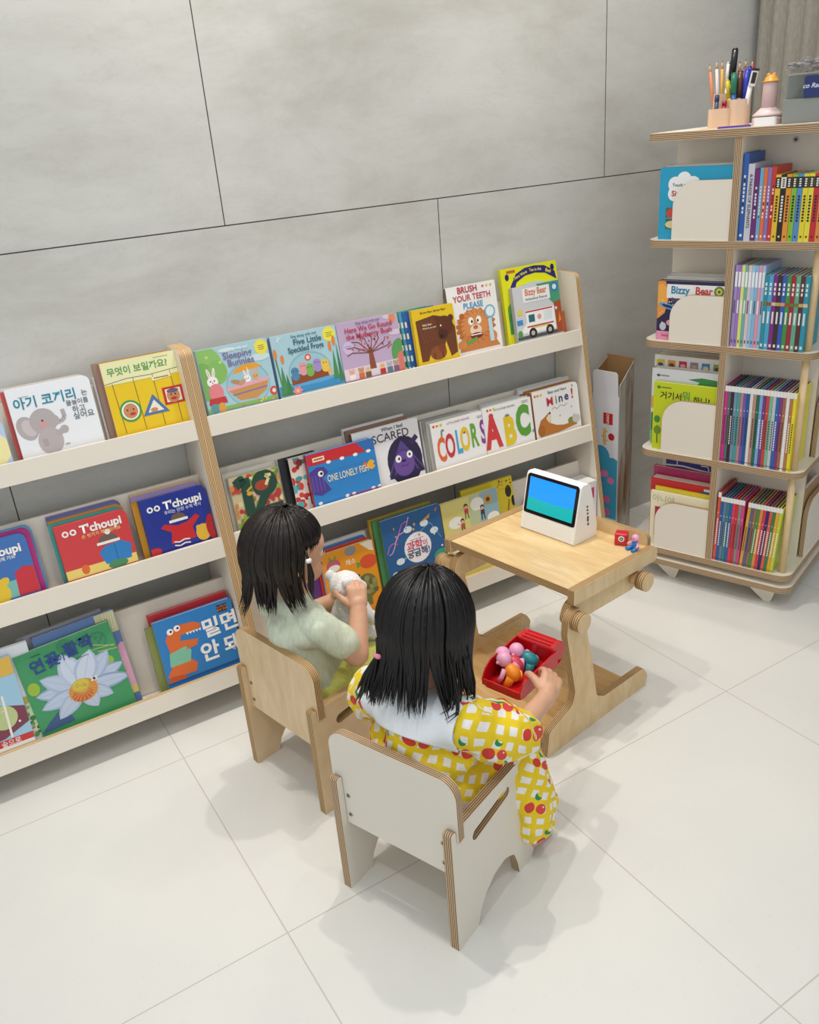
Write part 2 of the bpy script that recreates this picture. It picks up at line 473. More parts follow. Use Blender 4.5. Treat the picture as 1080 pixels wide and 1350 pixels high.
def face(u, v, r, skin, ears=None, eye='#2a2320'):
    o = []
    if ears: o += [('e', u - r * .7, v + r * .75, r * .35, r * .35, ears), ('e', u + r * .7, v + r * .75, r * .35, r * .35, ears)]
    o += [('e', u, v, r, r * .95, skin), ('e', u - r * .35, v + r * .15, r * .12, r * .14, eye), ('e', u + r * .35, v + r * .15, r * .12, r * .14, eye), ('e', u, v - r * .2, r * .16, r * .11, '#c86a5e')]
    return o
def bunny(u, v, r, fur='#f4f1ee'):
    return [('e', u - r * .45, v + r * 1.7, r * .28, r, fur, 12), ('e', u + r * .45, v + r * 1.7, r * .28, r, fur, -12), ('e', u - r * .45, v + r * 1.7, r * .12, r * .7, '#eab6b4', 12), ('e', u + r * .45, v + r * 1.7, r * .12, r * .7, '#eab6b4', -12)] + face(u, v, r, fur)
def blossom(u, v, r, c, mid='#f2d24c'):
    return [('e', u + r * .6 * math.cos(a), v + r * .6 * math.sin(a), r * .5, r * .32, c, math.degrees(a)) for a in [i * PI / 3 for i in range(6)]] + [('e', u, v, r * .3, r * .3, mid)]
LOGO3 = [('e', .055, 0, .022, .022, '#e0a23a'), ('e', .115, 0, .022, .022, '#c25b3c'), ('e', .175, 0, .022, .022, '#d9c13a')]
def logo(v, u=0.0, s=1.0):
    return [('e', u + .055 * s, v, .02 * s, .022 * s, '#d8503c'), ('r', u + .09 * s, v - .02 * s, u + .14 * s, v + .02 * s, '#e8b43a'), ('e', u + .185 * s, v, .024 * s, .024 * s, '#d8c440'), ('r', u + .1 * s, v - .008 * s, u + .13 * s, v + .008 * s, '#7a4a2c')]

# ---- left bookcase, top row
fbook(1, 0.015, .134, .117, .03, .012, 'pale blue picture book with a yellow circle at the far left of the top row', '#b9cdee', '#a9bde0',
      [('e', .72, .3, .3, .3, '#f0e6a8'), ('e', .3, .55, .12, .1, '#f2f4fa'), ('e', .62, .7, .06, .06, '#f4d7dc')], rc=.008)
fbook(1, 0.170, .174, .176, .035, .014, 'white picture book with a grey baby elephant and teal title on the top row', '#eceef2', '#c9a0a0',
      [('t', '아기 코끼리', .43, .76, .155, '#1f86a0', {'b': .02}), ('t', '는', .90, .755, .085, '#5a6068'), ('t', '물놀이를', .79, .64, .075, '#5a6068'), ('t', '하고', .79, .53, .09, '#5a6068'), ('t', '싶어요', .83, .43, .095, '#5a6068'), ('r', .13, .86, .25, .875, '#b9bcc4'),
       ('e', .14, .40, .115, .155, '#b4aaac', 20), ('e', .16, .40, .075, .11, '#cabfc0', 20), ('e', .34, .46, .16, .16, '#b4aaac'), ('l', [(.47, .42), (.54, .4), (.6, .46), (.59, .58)], .05, '#b4aaac'), ('e', .46, .44, .07, .07, '#b4aaac'), ('e', .37, .15, .15, .17, '#baaeb0'), ('l', [(.45, .22), (.55, .28)], .07, '#b4aaac'), ('e', .56, .28, .05, .05, '#b4aaac'), ('l', [(.3, .2), (.31, .08)], .06, '#aaa0a2'), ('e', .33, .41, .05, .04, '#d39a9c'), ('e', .33, .47, .011, .014, '#2a2a2e'), ('e', .55, .05, .035, .012, '#b4b6bc')], rc=.014)
stack(1, .163, .174, .170, .050, [(.012, 'red', '#c9504a', 0, 0), (.013, 'pale grey', '#cfcdc9', .004, .004)], 'the white elephant book', rc=.012)
fbook(1, .372, .170, .193, .033, .014, 'yellow picture book with framed faces and green title on the top row', '#e9c416', '#b08a7c',
      [('r', 0, .86, 1, 1.2, '#e9e7b4'), ('r', 0, .78, 1, .86, '#e9e7b4'), ('l', [(0, .80), (.3, .84), (.6, .83), (1, .86)], .008, '#4a3420'), ('t', '무엇이 보일까요?', .47, .965, .115, '#4f9a4a', {'b': .02, 'r': 0}), ('r', .7, 1.07, .9, 1.08, '#9a8a5a'),
       ('l', [(.1, .8), (.13, 0)], .007, '#4a3420'), ('l', [(.38, .83), (.4, 0)], .007, '#4a3420'), ('l', [(.64, .83), (.66, 0)], .007, '#4a3420'), ('l', [(.88, .84), (.9, 0)], .007, '#4a3420'),
       ('p', [(.62, .72), (.88, .74), (.88, .80), (.62, .78)], '#efe3b0'), ('r', .65, .75, .85, .765, '#6a5a3a'),
       ('e', .25, .33, .145, .145, '#3f9a45'), ('e', .25, .33, .118, .118, '#f3efe2'), ('e', .25, .33, .095, .1, '#c98a5c'), ('e', .21, .35, .01, .013, '#1c1410'), ('e', .29, .35, .01, .013, '#1c1410'), ('e', .27, .28, .04, .02, '#c0322a'),
       ('p', [(.4, .2), (.76, .2), (.58, .52)], '#4f74a8'), ('p', [(.47, .24), (.69, .24), (.58, .43)], '#efe8d6'), ('e', .56, .27, .05, .03, '#c98a5c'),
       ('p', [(.72, .3), (1.0, .3), (1.0, .58), (.72, .58)], '#c2281f'), ('r', .755, .335, .965, .545, '#e9dfd0'), ('e', .855, .43, .09, .095, '#c98a5c'), ('e', .855, .51, .08, .03, '#6a5a78'), ('e', .825, .45, .01, .013, '#1c1410'), ('e', .885, .45, .01, .013, '#1c1410'), ('e', .855, .385, .045, .02, '#c0322a')], rc=.010)
stack(1, .362, .172, .190, .048, [(.014, 'dusty brown', '#9d7d70', -.002, .002), (.013, 'white', '#e8e6e2', -.006, -.03)], 'the yellow book with framed faces', rc=.008)
# ---- middle bookcase, top row
SKY = '#a9cbd6'
fbook(1, .590, .180, .180, .033, .016, 'pale blue board book titled Sleeping Bunnies with rabbits in a boat', SKY, '#9bbfca',
      [('e', .1, .75, .22, .24, '#8fc06a'), ('e', .02, .5, .2, .25, '#7db35c'), ('e', .24, .62, .13, .16, '#86ba62'), star(.13, .87, .035, '#c4dc6a'), star(.3, .76, .035, '#c4dc6a'),
       ('e', .85, .72, .15, .05, '#c9dfe4'), ('e', .42, .93, .12, .03, '#c9dfe4'), ('t', 'Sing along with me!', .52, .93, .05, '#f4f4f2'), ('t', 'Sleeping', .55, .83, .125, '#7c6fa0', {'b': .018}), ('t', 'Bunnies', .58, .71, .12, '#7c6fa0', {'b': .018}),
       ('e', .9, .87, .095, .1, '#ecdf4e'), ('r', .86, .89, .94, .9, '#6a5a30'), ('r', .855, .86, .945, .87, '#6a5a30'), ('r', .865, .83, .935, .84, '#6a5a30'),
       ('e', .62, .33, .31, .28, '#8bb6c2'), ('e', .62, .32, .295, .265, '#9cc5d0'), ('p', [(.3, .33), (.92, .37), (.86, .18), (.7, .08), (.46, .1)], '#c89455'), ('l', [(.31, .31), (.92, .36)], .05, '#e6a5b8'), ('l', [(.38, .2), (.88, .24)], .02, '#8a6fa8'),
       ('p', [(.42, .53), (.86, .57), (.78, .64), (.62, .66), (.48, .6)], '#e6a032'), ('l', [(.64, .6), (.66, .36)], .01, '#f3ead2')] + bunny(.62, .42, .05) + bunny(.74, .43, .05, '#d8a870') + [('e', .46, .4, .08, .03, '#b88a64', -20), ('e', .54, .38, .06, .03, '#c79a74', 30)] +
      bunny(.14, .48, .075) + [('e', .16, .3, .1, .12, '#e4848a'), ('p', [(.05, .22), (.27, .22), (.29, .12), (.03, .12)], '#c0383a'), ('e', .96, .14, .06, .06, '#cf5346'), ('e', .96, .14, .028, .028, '#efd9cf'), ('r', 0, 0, 1, .06, '#8cb860'), ('e', .1, .06, .06, .06, '#5a9aa0'), ('e', .2, .05, .05, .07, '#e0a046')] + dots(8, .35, .01, .95, .05, .015, ['#e46a7a', '#f0d24c'], 3), rc=.004)
stack(1, .768, .010, .172, .040, [(.02, 'multicoloured', '#4e6a8a', 0, 0)], 'the pale blue bunny book and the frog book')
fbook(1, .778, .180, .178, .033, .016, 'pale blue board book titled Five Little Speckled Frogs with frogs on a log', SKY, '#7a9aa8',
      [('t', 'Sing along with me!', .5, .93, .05, '#55707c'), ('t', 'Five Little', .54, .83, .11, '#2f5f6a', {'b': .018}), ('t', 'Speckled Frogs', .5, .71, .11, '#2f5f6a', {'b': .018, 'sx': .82}), ('e', .88, .86, .1, .1, '#e9e04e'), ('r', .83, .88, .93, .89, '#6a6a30'), ('r', .835, .85, .925, .86, '#6a6a30'), ('r', .84, .82, .92, .83, '#6a6a30'),
       ('e', .5, .32, .33, .27, '#86b2c0'), ('e', .5, .31, .315, .255, '#9bc4ce'), ('r', 0, 0, 1, .16, '#3f8ec4'), ('e', .5, .15, .4, .04, '#5aa4d2'),
       ('e', .5, .55, .05, .05, '#d8605a'), ('e', .5, .55, .025, .025, '#efe0da'), ('p', [(.2, .3), (.8, .32), (.8, .18), (.2, .14)], '#8b4a2a'), ('e', .8, .25, .035, .07, '#d6b27c')] +
      sum([face(u, v, .062, c) + [('e', u, v - .08, .06, .06, c)] for u, v, c in ((.27, .36, '#4f86a8'), (.4, .42, '#e49aa0'), (.5, .38, '#7cb05a'), (.62, .43, '#a48cc8'), (.74, .4, '#e6c24a'))], []) +
      [('l', [(.05, .1), (.02, .75)], .02, '#4f8a52'), ('p', [(.02, 0), (.09, .5), (.14, 0)], '#4a8a50'), ('p', [(.1, 0), (.14, .36), (.2, 0)], '#3f7d4a'), ('e', .03, .7, .025, .07, '#e2833c'), ('e', .12, .6, .025, .06, '#e2833c'), ('p', [(.84, .1), (.9, .6), (.93, .1)], '#4a8a50'), ('p', [(.93, .05), (.96, .7), (1, .05)], '#3f7d4a'), ('e', .86, .66, .025, .07, '#e2833c'), ('e', .93, .74, .025, .07, '#e2833c'), ('l', [(.08, .9), (.16, .96)], .008, '#f2f4f4'), ('l', [(.12, .98), (.1, .88)], .008, '#f2f4f4')] + blossom(.26, .04, .07, '#e88aa0'), rc=.004)
fbook(1, .960, .182, .178, .033, .016, 'lilac board book titled Here We Go Round the Mulberry Bush with a bare tree', '#bda6c4', '#a88fb2',
      [('t', 'Sing along with me!', .5, .93, .05, '#7a5a86'), ('t', 'Here We Go Round', .5, .83, .1, '#b8344c', {'b': .018, 'sx': .92}), ('t', 'the Mulberry Bush', .5, .72, .1, '#b8344c', {'b': .018}), ('e', .85, .95, .1, .04, '#d6c6da'), ('e', .93, .66, .12, .04, '#d6c6da'),
       ('e', .13, .55, .085, .09, '#c9b9dc'), ('r', .08, .57, .18, .58, '#7c6a90'), ('r', .09, .54, .17, .55, '#7c6a90'), ('e', .95, .3, .14, .2, '#5d9a58'), ('e', .97, .12, .1, .16, '#d3776a'), ('e', .9, .92, .05, .08, '#df8a5a'),
       ('r', 0, 0, .9, .2, '#ddd0d8'), ('p', [(.42, .12), (.53, .12), (.5, .5), (.45, .5)], '#8a4e34')] + [('l', [(.475, .4), (.475 + .3 * math.cos(a), .42 + .24 * math.sin(a)), (.475 + .38 * math.cos(a + .2), .42 + .3 * math.sin(a + .15))], .012, '#7a442e') for a in (.2, .6, 1.0, 1.4, 1.8, 2.2, 2.6, 3.0)] + dots(26, .15, .42, .82, .68, .014, ['#b83a34', '#d0624a', '#7a2c3c'], 5) +
      sum([face(u, .13, .045, c, e) + [('r', u - .045, 0, u + .045, .09, k)] for u, c, e, k in ((.12, '#e6b0a4', '#d88', '#f0e6e6'), (.27, '#c99a6a', '#a66', '#d86a3a'), (.38, '#e2c09a', None, '#7a5a3a'), (.62, '#e6b890', None, '#c0302c'), (.74, '#b4b8bc', '#99a', '#5a7a8a'), (.85, '#b9a08c', '#987', '#8a5a7a'))], []), rc=.004)
for i, (c, n, dx) in enumerate((('#7fb56a', 'pale green', 0), ('#3c7d52', 'dark green', .009), ('#4aa0b8', 'light blue', .018), ('#2d63a8', 'blue', .027))):
    t = thing('picture_book', n + ' book fanned out between the lilac tree book and the yellow bear book', 'book', group=ROWG[1], mtx=shelf_mtx(1, 1.145 + dx, .062 - i * .004, 1.5)); cv = book_geo(t, .10, .172, .005, c, c)
    art(cv, .10, .172, [('r', .02, .1 + .3 * k, .08, .25 + .3 * k, '#e8e4d4') for k in range(5)])
fbook(1, 1.183, .133, .176, .028, .013, 'yellow board book with a large brown bear on the top row', '#e3c022', '#d9b51c',
      [('t', 'Brown Bear, Brown Bear', .5, 1.22, .06, '#4a3a18'), ('p', [(.06, 1.05), (.5, 1.12), (.86, 1.0), (.98, .75), (.97, .12), (.8, .05), (.72, .45), (.62, .2), (.3, .2), (.24, .05), (.08, .05)], '#6b3a24'), ('e', .72, .82, .22, .2, '#5e3220'), ('e', .56, 1.0, .06, .06, '#5e3220'), ('e', .9, .98, .07, .07, '#5e3220'), ('e', .66, .62, .13, .1, '#4d2819'), ('e', .64, .84, .018, .02, '#f2e2a0'), ('e', .63, .58, .04, .03, '#1f120c')] +
      [('l', [(.12 + .08 * i, 1.0), (.2 + .07 * i, .5)], .008, '#8a5438') for i in range(6)] + [('e', .5, .2, .2, .14, '#8a4c2a'), ('e', .6, .3, .09, .09, '#7a4024'), ('t', 'Baby Bear', .32, .92, .055, '#efe6c8'), ('t', 'What do you see?', .36, .84, .045, '#efe6c8'), ('l', [(.4, .06), (.4, .22)], .05, '#6b3a24'), ('l', [(.6, .06), (.6, .2)], .05, '#6b3a24')], rc=.006)
fbook(1, 1.315, .168, .211, .052, .012, 'white picture book titled Brush Your Teeth Please with a shaggy orange lion', '#efece8', '#6a5a50',
      [('t', 'BRUSH', .42, 1.165, .14, '#b83a4c', {'b': .025, 'sx': .95}), ('t', 'YOUR TEETH', .5, 1.01, .135, '#c0485a', {'b': .02, 'sx': .95}), ('t', 'PLEASE', .5, .855, .13, '#4a9cc8', {'b': .02}), ('r', .72, 1.16, .76, 1.2, '#d8503c'), ('r', .8, 1.16, .84, 1.2, '#e8b43a'), ('r', .88, 1.16, .92, 1.2, '#d8c440')] +
      [('p', [(.5 + .42 * math.cos(a) * (1 if i % 2 else .86), .45 + .36 * math.sin(a) * (1 if i % 2 else .86)) for i, a in enumerate([2 * PI * k / 36 for k in range(36)])], '#c4743c'), ('e', .5, .45, .3, .28, '#d58c50'), ('p', [(.12, 0), (.2, .3), (.8, .3), (.95, 0)], '#c98048')] +
      [('l', [(.5 + .24 * math.cos(a), .46 + .24 * math.sin(a)), (.5 + .4 * math.cos(a + .12), .45 + .34 * math.sin(a + .12))], .01, '#a85a2a') for a in [i * .33 for i in range(19)]] +
      [('e', .41, .56, .055, .065, '#f4f2ea'), ('e', .57, .56, .055, .065, '#f4f2ea'), ('e', .43, .55, .02, .025, '#1c1410'), ('e', .55, .55, .02, .025, '#1c1410'), ('e', .49, .38, .12, .09, '#ecd3b4'), ('e', .49, .43, .05, .035, '#b86a5a'), ('e', .49, .27, .13, .05, '#7a2c24'), ('r', .38, .28, .6, .3, '#f6f4ee'), ('e', .24, .68, .05, .05, '#b8642c'), ('e', .74, .68, .05, .05, '#b8642c'),
       ('l', [(.2, .12), (.5, .22)], .05, '#5fa44a'), ('e', .18, .14, .09, .07, '#d58c50'), ('e', .82, .2, .09, .09, '#d58c50'), ('l', [(.8, .1), (.8, .55)], .08, '#bcd8e4'), ('e', .82, .68, .11, .11, '#7ab4d0'), ('e', .82, .68, .08, .08, '#e6eef0')])
fbook(1, 1.508, .205, .233, .054, .013, 'tall yellow-green picture book titled There Were Ten in the Bed on the top row', '#dfdf1e', '#c9c81a',
      [('p', [(.14, .84), (.26, 1.03), (.42, 1.10), (.6, 1.115), (.78, 1.09), (.96, .97), (.98, .84), (.78, .97), (.6, 1.0), (.42, .98), (.26, .9), (.2, .76)], '#2c2a6c'), ('t', 'There Were', .33, 1.00, .058, '#f0d860', {'b': .02, 'r': 16, 'sx': .9}), ('t', 'Ten in the', .61, 1.05, .058, '#f0d860', {'b': .02, 'r': -2, 'sx': .9}), ('t', 'Bed', .84, .995, .065, '#f0d860', {'b': .025, 'r': -20}), ('e', .1, 1.0, .035, .045, '#24215c'), ('e', .92, 1.04, .035, .045, '#24215c'), ('e', .55, .75, .3, .1, '#b8ccd0'), ('e', .4, .78, .06, .04, '#e6a84a'), ('r', .05, .1, .3, .5, '#3d8a4a'), ('e', .2, .5, .15, .1, '#5a9a3c'), ('r', .1, 1.06, .25, 1.1, '#c85a3c')])
fbook(1, 1.528, .172, .181, .036, .015, 'mint green board book with a white ambulance van, in front of the tall yellow-green book', '#cfd0d4', '#a8a4a8',
      [('p', [(.5, 1.06), (1, 1.1), (1, .5), (.9, .5), (.84, .6), (.6, .9)], '#4c9a78'), ('p', [(.84, .62), (1, .66), (1, 0), (.86, 0)], '#a4502c'), ('r', .2, .72, .78, 1.0, '#f1efec'), ('t', 'Bizzy Bear', .48, .91, .15, '#d8743c', {'b': .02, 'sx': .74}), ('t', 'Ambulance Rescue', .48, .78, .062, '#3c4a68', {'b': .008}), ('e', .89, .93, .085, .085, '#3a7fae'), ('e', .89, .93, .045, .045, '#dfe8ea'), ('e', .88, .5, .05, .05, '#b84a4a'), ('e', .88, .5, .025, .025, '#e8d8d0'),
       ('r', 0, 0, .86, .07, '#55585e'), ('r', .22, .1, .84, .56, '#f3f1ef'), ('p', [(.22, .12), (.22, .32), (.12, .2), (.12, .12)], '#f3f1ef'), ('r', .22, .52, .8, .55, '#c23a34'), ('r', .22, .22, .8, .25, '#c23a34'), ('r', .3, .19, .7, .215, '#d8c840'), ('r', .27, .32, .4, .47, '#2f6a74'), ('r', .6, .3, .78, .5, '#dce4e4'), ('e', .5, .4, .045, .045, '#dca0a0'), ('e', .33, .1, .085, .085, '#2c2a2c'), ('e', .33, .1, .04, .04, '#b9b6b4'), ('e', .7, .1, .085, .085, '#2c2a2c'), ('e', .7, .1, .04, .04, '#b9b6b4'),
       ('r', .02, .3, .14, .4, '#3f8fc0'), ('e', .1, .55, .05, .05, '#e6d24a'), ('e', .06, .12, .05, .06, '#4c9a52'), ('p', [(.9, .2), (.97, .24), (.94, .42)], '#e08a34')], rc=.010)
fbook(1, 1.700, .022, .085, .05, .01, 'thin orange strip of a booklet against the right side board of the top row', '#b4552c', '#a04a26', [], name='booklet')

# ---- left bookcase, middle row
def tch(x, w, h, off, cover, spine, label, extra, sub, sc='#f2efe9'):
    fbook(2, x, w, h, off, .013, label, cover, spine, extra + [('e', .13, .83, .045, .045, '#f2efe9'), ('e', .13, .83, .022, .022, cover), ('e', .235, .83, .045, .045, '#f2efe9'), ('e', .235, .83, .022, .022, cover), ('t', "T'choupi", .62, .83, .165, '#f2efe9', {'b': .035}), ('t', sub, .6, .70, .062, sc)], rc=.016)
tch(-.030, .158, .168, .026, '#3f6fb4', '#35609e', 'blue picture book with a red armchair shape, leftmost on the middle row',
    [('r', 0, 0, 1, .3, '#79b8ae'), ('p', [(.72, 0), (.74, .42), (.86, .5), (1, .46), (1, 0)], '#c8303c'), ('e', .38, .12, .25, .2, '#e3c230'), ('e', .56, .3, .1, .06, '#e3c230', 30)], '어린이집에 가요')
stack(2, -.024, .164, .170, .042, [(.012, 'magenta', '#b8287c', 0, .001), (.012, 'light blue', '#6b9cc8', .006, .002)], 'the blue armchair picture book', rc=.016)
tch(.186, .160, .160, .024, '#cf3d40', '#b83438', 'red picture book with a yellow floor on the middle row of the left bookcase',
    [('r', 0, 0, 1, .17, '#e8cf72'), ('e', .27, .12, .055, .07, '#dc6a34'), ('r', .24, .04, .30, .1, '#dc6a34'), ('p', [(.56, .1), (.5, .34), (.6, .44), (.84, .46), (.96, .36), (.92, .1)], '#2f7fc0'), ('l', [(.73, .12), (.73, .44)], .012, '#1f5f9a'), ('p', [(.52, .5), (.56, .62), (.68, .66), (.78, .6), (.8, .5)], '#6f5a50'), ('e', .68, .68, .04, .04, '#efece6'), ('r', .5, .47, .82, .52, '#efece6'), ('e', .72, .06, .14, .06, '#4a8a5a')], '손 씻기가 재미있어요', '#ecd27c')
stack(2, .179, .164, .163, .040, [(.010, 'teal', '#3f9c94', 0, 0), (.010, 'orange', '#d88a3c', .003, .002), (.010, 'grey blue', '#6d7f9c', .002, .003), (.009, 'violet', '#7a6aa4', .003, .006)], 'the red picture book on the middle row', rc=.016)
tch(.378, .160, .165, .026, '#24348f', '#1e2c7c', 'dark blue picture book beside the shared side board on the middle row',
    [('p', [(.32, .1), (.36, .32), (.22, .44), (.28, .5), (.46, .42), (.62, .44), (.76, .54), (.82, .48), (.68, .32), (.7, .1)], '#c92a30'), ('p', [(.38, .52), (.42, .63), (.52, .66), (.6, .6), (.62, .52)], '#6f5a50'), ('r', .36, .49, .64, .54, '#efece6'), ('e', .82, .16, .11, .13, '#e2b43a'), ('e', .76, .27, .035, .04, '#e2b43a'), ('e', .9, .27, .035, .04, '#e2b43a'), ('e', .97, .22, .09, .2, '#b8242c'), ('l', [(.36, .06), (.44, .03), (.52, .06), (.6, .04)], .02, '#f2e4e0'), ('l', [(.36, .13), (.44, .10), (.52, .13), (.6, .11)], .02, '#f2e4e0'), ('e', .06, .04, .1, .06, '#c92a30')], '우리는 안전 수칙 박사', '#d8dcf0')
stack(2, .366, .166, .164, .041, [(.012, 'mustard', '#c98f26', -.002, -.004), (.011, 'lilac', '#a290c4', .002, .004), (.010, 'pale orange', '#d8b48c', .003, .006)], 'the dark blue picture book', rc=.016)
# ---- middle bookcase, middle row
fbook(2, .600, .130, .158, .036, .013, 'dark green board book with big numerals 12 and woodland leaves, behind the child in green', '#cdbf95', '#c8c2b4',
      dots(120, 0, 0, 1, 1.2, .055, ['#c24a34', '#d88a44', '#8aa83c', '#e2cfa0', '#6a8a34', '#b83838', '#e0b8a0'], 8) + [('l', [(.1, 1.0), (.3, 1.13), (.3, .2)], .2, '#1d4636'), ('e', .68, .9, .26, .26, '#1d4636'), ('p', [(.74, 1.0), (.94, .9), (.6, .35), (.98, .35), (.98, .2), (.4, .2), (.4, .34)], '#1d4636'), ('e', .62, .86, .14, .1, '#a8442c'), ('l', [(.7, .84), (.78, 1.0), (.72, 1.08), (.84, 1.06)], .06, '#e6d29a'), ('l', [(.3, .8), (.42, .9)], .04, '#d8a83c'), ('e', .35, .74, .06, .04, '#d8a83c')], rc=.014)
stack(2, .592, .134, .166, .053, [(.012, 'pale cream', '#d8d4cc', 0, 0)], 'the dark green numerals book', rc=.006)
fbook(2, .765, .100, .162, .045, .014, 'red and teal patterned board book half hidden by the blue fish book', '#e4d8cc', '#2c2a2c',
      dots(34, 0, 0, .7, 1.6, .09, ['#c8342c', '#3a9a9c', '#d8403a', '#e8e0d8', '#5ab0b4', '#8a2a24'], 4) + [('r', .4, 0, 1, .7, '#26262c'), ('t', 'A', .52, .5, .26, '#d8d43c', {'b': .03}), ('t', 'B', .56, .25, .26, '#d8d43c', {'b': .03})])
stack(2, .748, .10, .162, .060, [(.012, 'black', '#26282c', 0, 0), (.010, 'white', '#d8d6d0', -.004, -.003)], 'the red and teal patterned book')
fbook(2, .806, .197, .168, .024, .015, 'blue board book titled One Lonely Fish with a purple fish', '#2c82c8', '#b02630',
      [('r', 0, .66, 1, .9, '#c8262c'), ('p', [(0, .62), (1, .66), (1, .5), (0, .5)], '#2c82c8'), ('p', [(.86, .66), (1, .66), (1, .9), (.7, .9)], '#2f6cae')] + [('e', .1 + .2 * i, .655, .035, .022, '#f2f0ec') for i in range(1, 5)] + [('e', .08 + .1 * i, .02, .03, .022, '#f2f0ec') for i in (0, 4, 5, 8, 9)] + [('r', .5, 0, 1, .015, '#c8262c')] +
      [('p', [(0, .56), (.12, .62), (.22, .6), (.27, .5), (.18, .42), (.23, .3), (.27, .2), (.12, .14), (0, .2)], '#4c3a90')] + [('l', [(.03 + .05 * i, .22), (.03 + .05 * i, .5)], .016, '#6a4ea8') for i in range(4)] + [('e', .16, .5, .04, .04, '#f2f0ec'), ('e', .17, .5, .02, .02, '#1c1a28'), ('t', 'ONE LONELY FISH', .55, .38, .13, '#efe6c4', {'b': .008, 'sx': .58}), ('e', .91, .42, .06, .065, '#e8b030'), ('e', .96, .42, .02, .02, '#2c82c8'), ('e', .82, .44, .03, .04, '#d8683a'), ('r', .08, .71, .25, .78, '#efe2c8'), ('r', .1, .73, .23, .76, '#b86a4a')], rc=.012)
fbook(2, .953, .205, .182, .046, .013, 'white picture book titled When I feel Scared with a purple shaggy creature', '#eceaec', '#6a5a50',
      [('t', 'When I feel', .6, .83, .07, '#3a3a40'), ('t', 'SCARED', .56, .70, .155, '#3a3550', {'b': .006}), ('e', .72, .25, .27, .33, '#2c2448'), ('p', [(.45, .0), (.48, .3), (.96, .34), (1, 0)], '#2c2448')] + [('l', [(.7, .58), (.45 + .09 * i, .05)], .02, '#574488') for i in range(7)] + [('e', .7, .2, .16, .17, '#6b4c9a'), ('l', [(.84, .5), (.95, .6)], .07, '#3a3058'), ('e', .62, .3, .045, .05, '#f2f0f2'), ('e', .8, .33, .045, .05, '#f2f0f2'), ('e', .63, .3, .016, .02, '#1a1626'), ('e', .8, .33, .016, .02, '#1a1626'), ('e', .7, .25, .035, .02, '#2c2448'), ('l', [(.64, .16), (.68, .18), (.72, .16), (.76, .18)], .01, '#2c2448')])
stack(2, .945, .19, .186, .061, [(.011, 'brown', '#8a6a58', 0, .002), (.010, 'white', '#dedcd8', -.003, .006)], 'the purple creature book')
for i in range(5):
    t = thing('picture_book', 'thin pale grey booklet, %s of the five fanned out left of the Colors book' % ('first', 'second', 'third', 'fourth', 'fifth')[i], 'book', group=ROWG[2], mtx=shelf_mtx(2, 1.158 + i * .0055, .066 - i * .006, 0)); c = ['#a8a6a4', '#8c9094', '#c4c2be', '#9a9c98', '#b4b0a8'][i]; book_geo(t, .15, .164, .0052, c, c)
fbook(2, 1.186, .186, .158, .030, .013, 'white picture book titled Colors in tall rainbow letters', '#edebea', '#b9b7b4',
      logo(.79, .0) + [('t', 'LITTLE BABY BOOKS', .5, .78, .045, '#a86a90')] + [('t', ch, u + .01, v + .1, .5, c, {'b': .03, 'sx': .43}) for ch, u, v, c in (('C', .13, .2, '#df6a32'), ('O', .29, .23, '#c93a44'), ('L', .45, .26, '#4aa4d4'), ('O', .57, .28, '#e2c42a'), ('R', .74, .3, '#6aa83c'), ('S', .91, .32, '#8a4496'))] +
      [('l', [(.17, .5), (.18, .68)], .03, '#8a8a88'), ('e', .2, .68, .03, .02, '#8a8a88'), ('e', .58, .56, .03, .04, '#b83c34'), ('e', .73, .6, .03, .04, '#7c5a54'), ('r', .84, .76, .97, .77, '#7a7a78'), ('r', .85, .73, .96, .74, '#7a7a78')], rc=.004)
fbook(2, 1.362, .176, .162, .028, .013, 'white picture book titled ABC in huge red, yellow and green letters', '#edebea', '#b9b7b4',
      logo(.86, .05) + [('t', 'LITTLE BABY BOOKS', .45, .83, .045, '#6a8a70')] + [('t', 'A', .16, .38, .74, '#cf3f40', {'b': .05, 'sx': .58}), ('t', 'B', .5, .3, .62, '#e2c42a', {'b': .05, 'sx': .66}), ('t', 'C', .79, .43, .66, '#5d9e3c', {'b': .06, 'sx': .6}), ('t', 's', .98, .2, .1, '#4a9cc0', {'b': .03}), ('e', .16, .74, .05, .03, '#8a8a88'), ('e', .48, .64, .05, .04, '#7c8a74'), ('r', .8, .86, .94, .87, '#7a7a78'), ('r', .81, .83, .93, .84, '#7a7a78')], rc=.004)
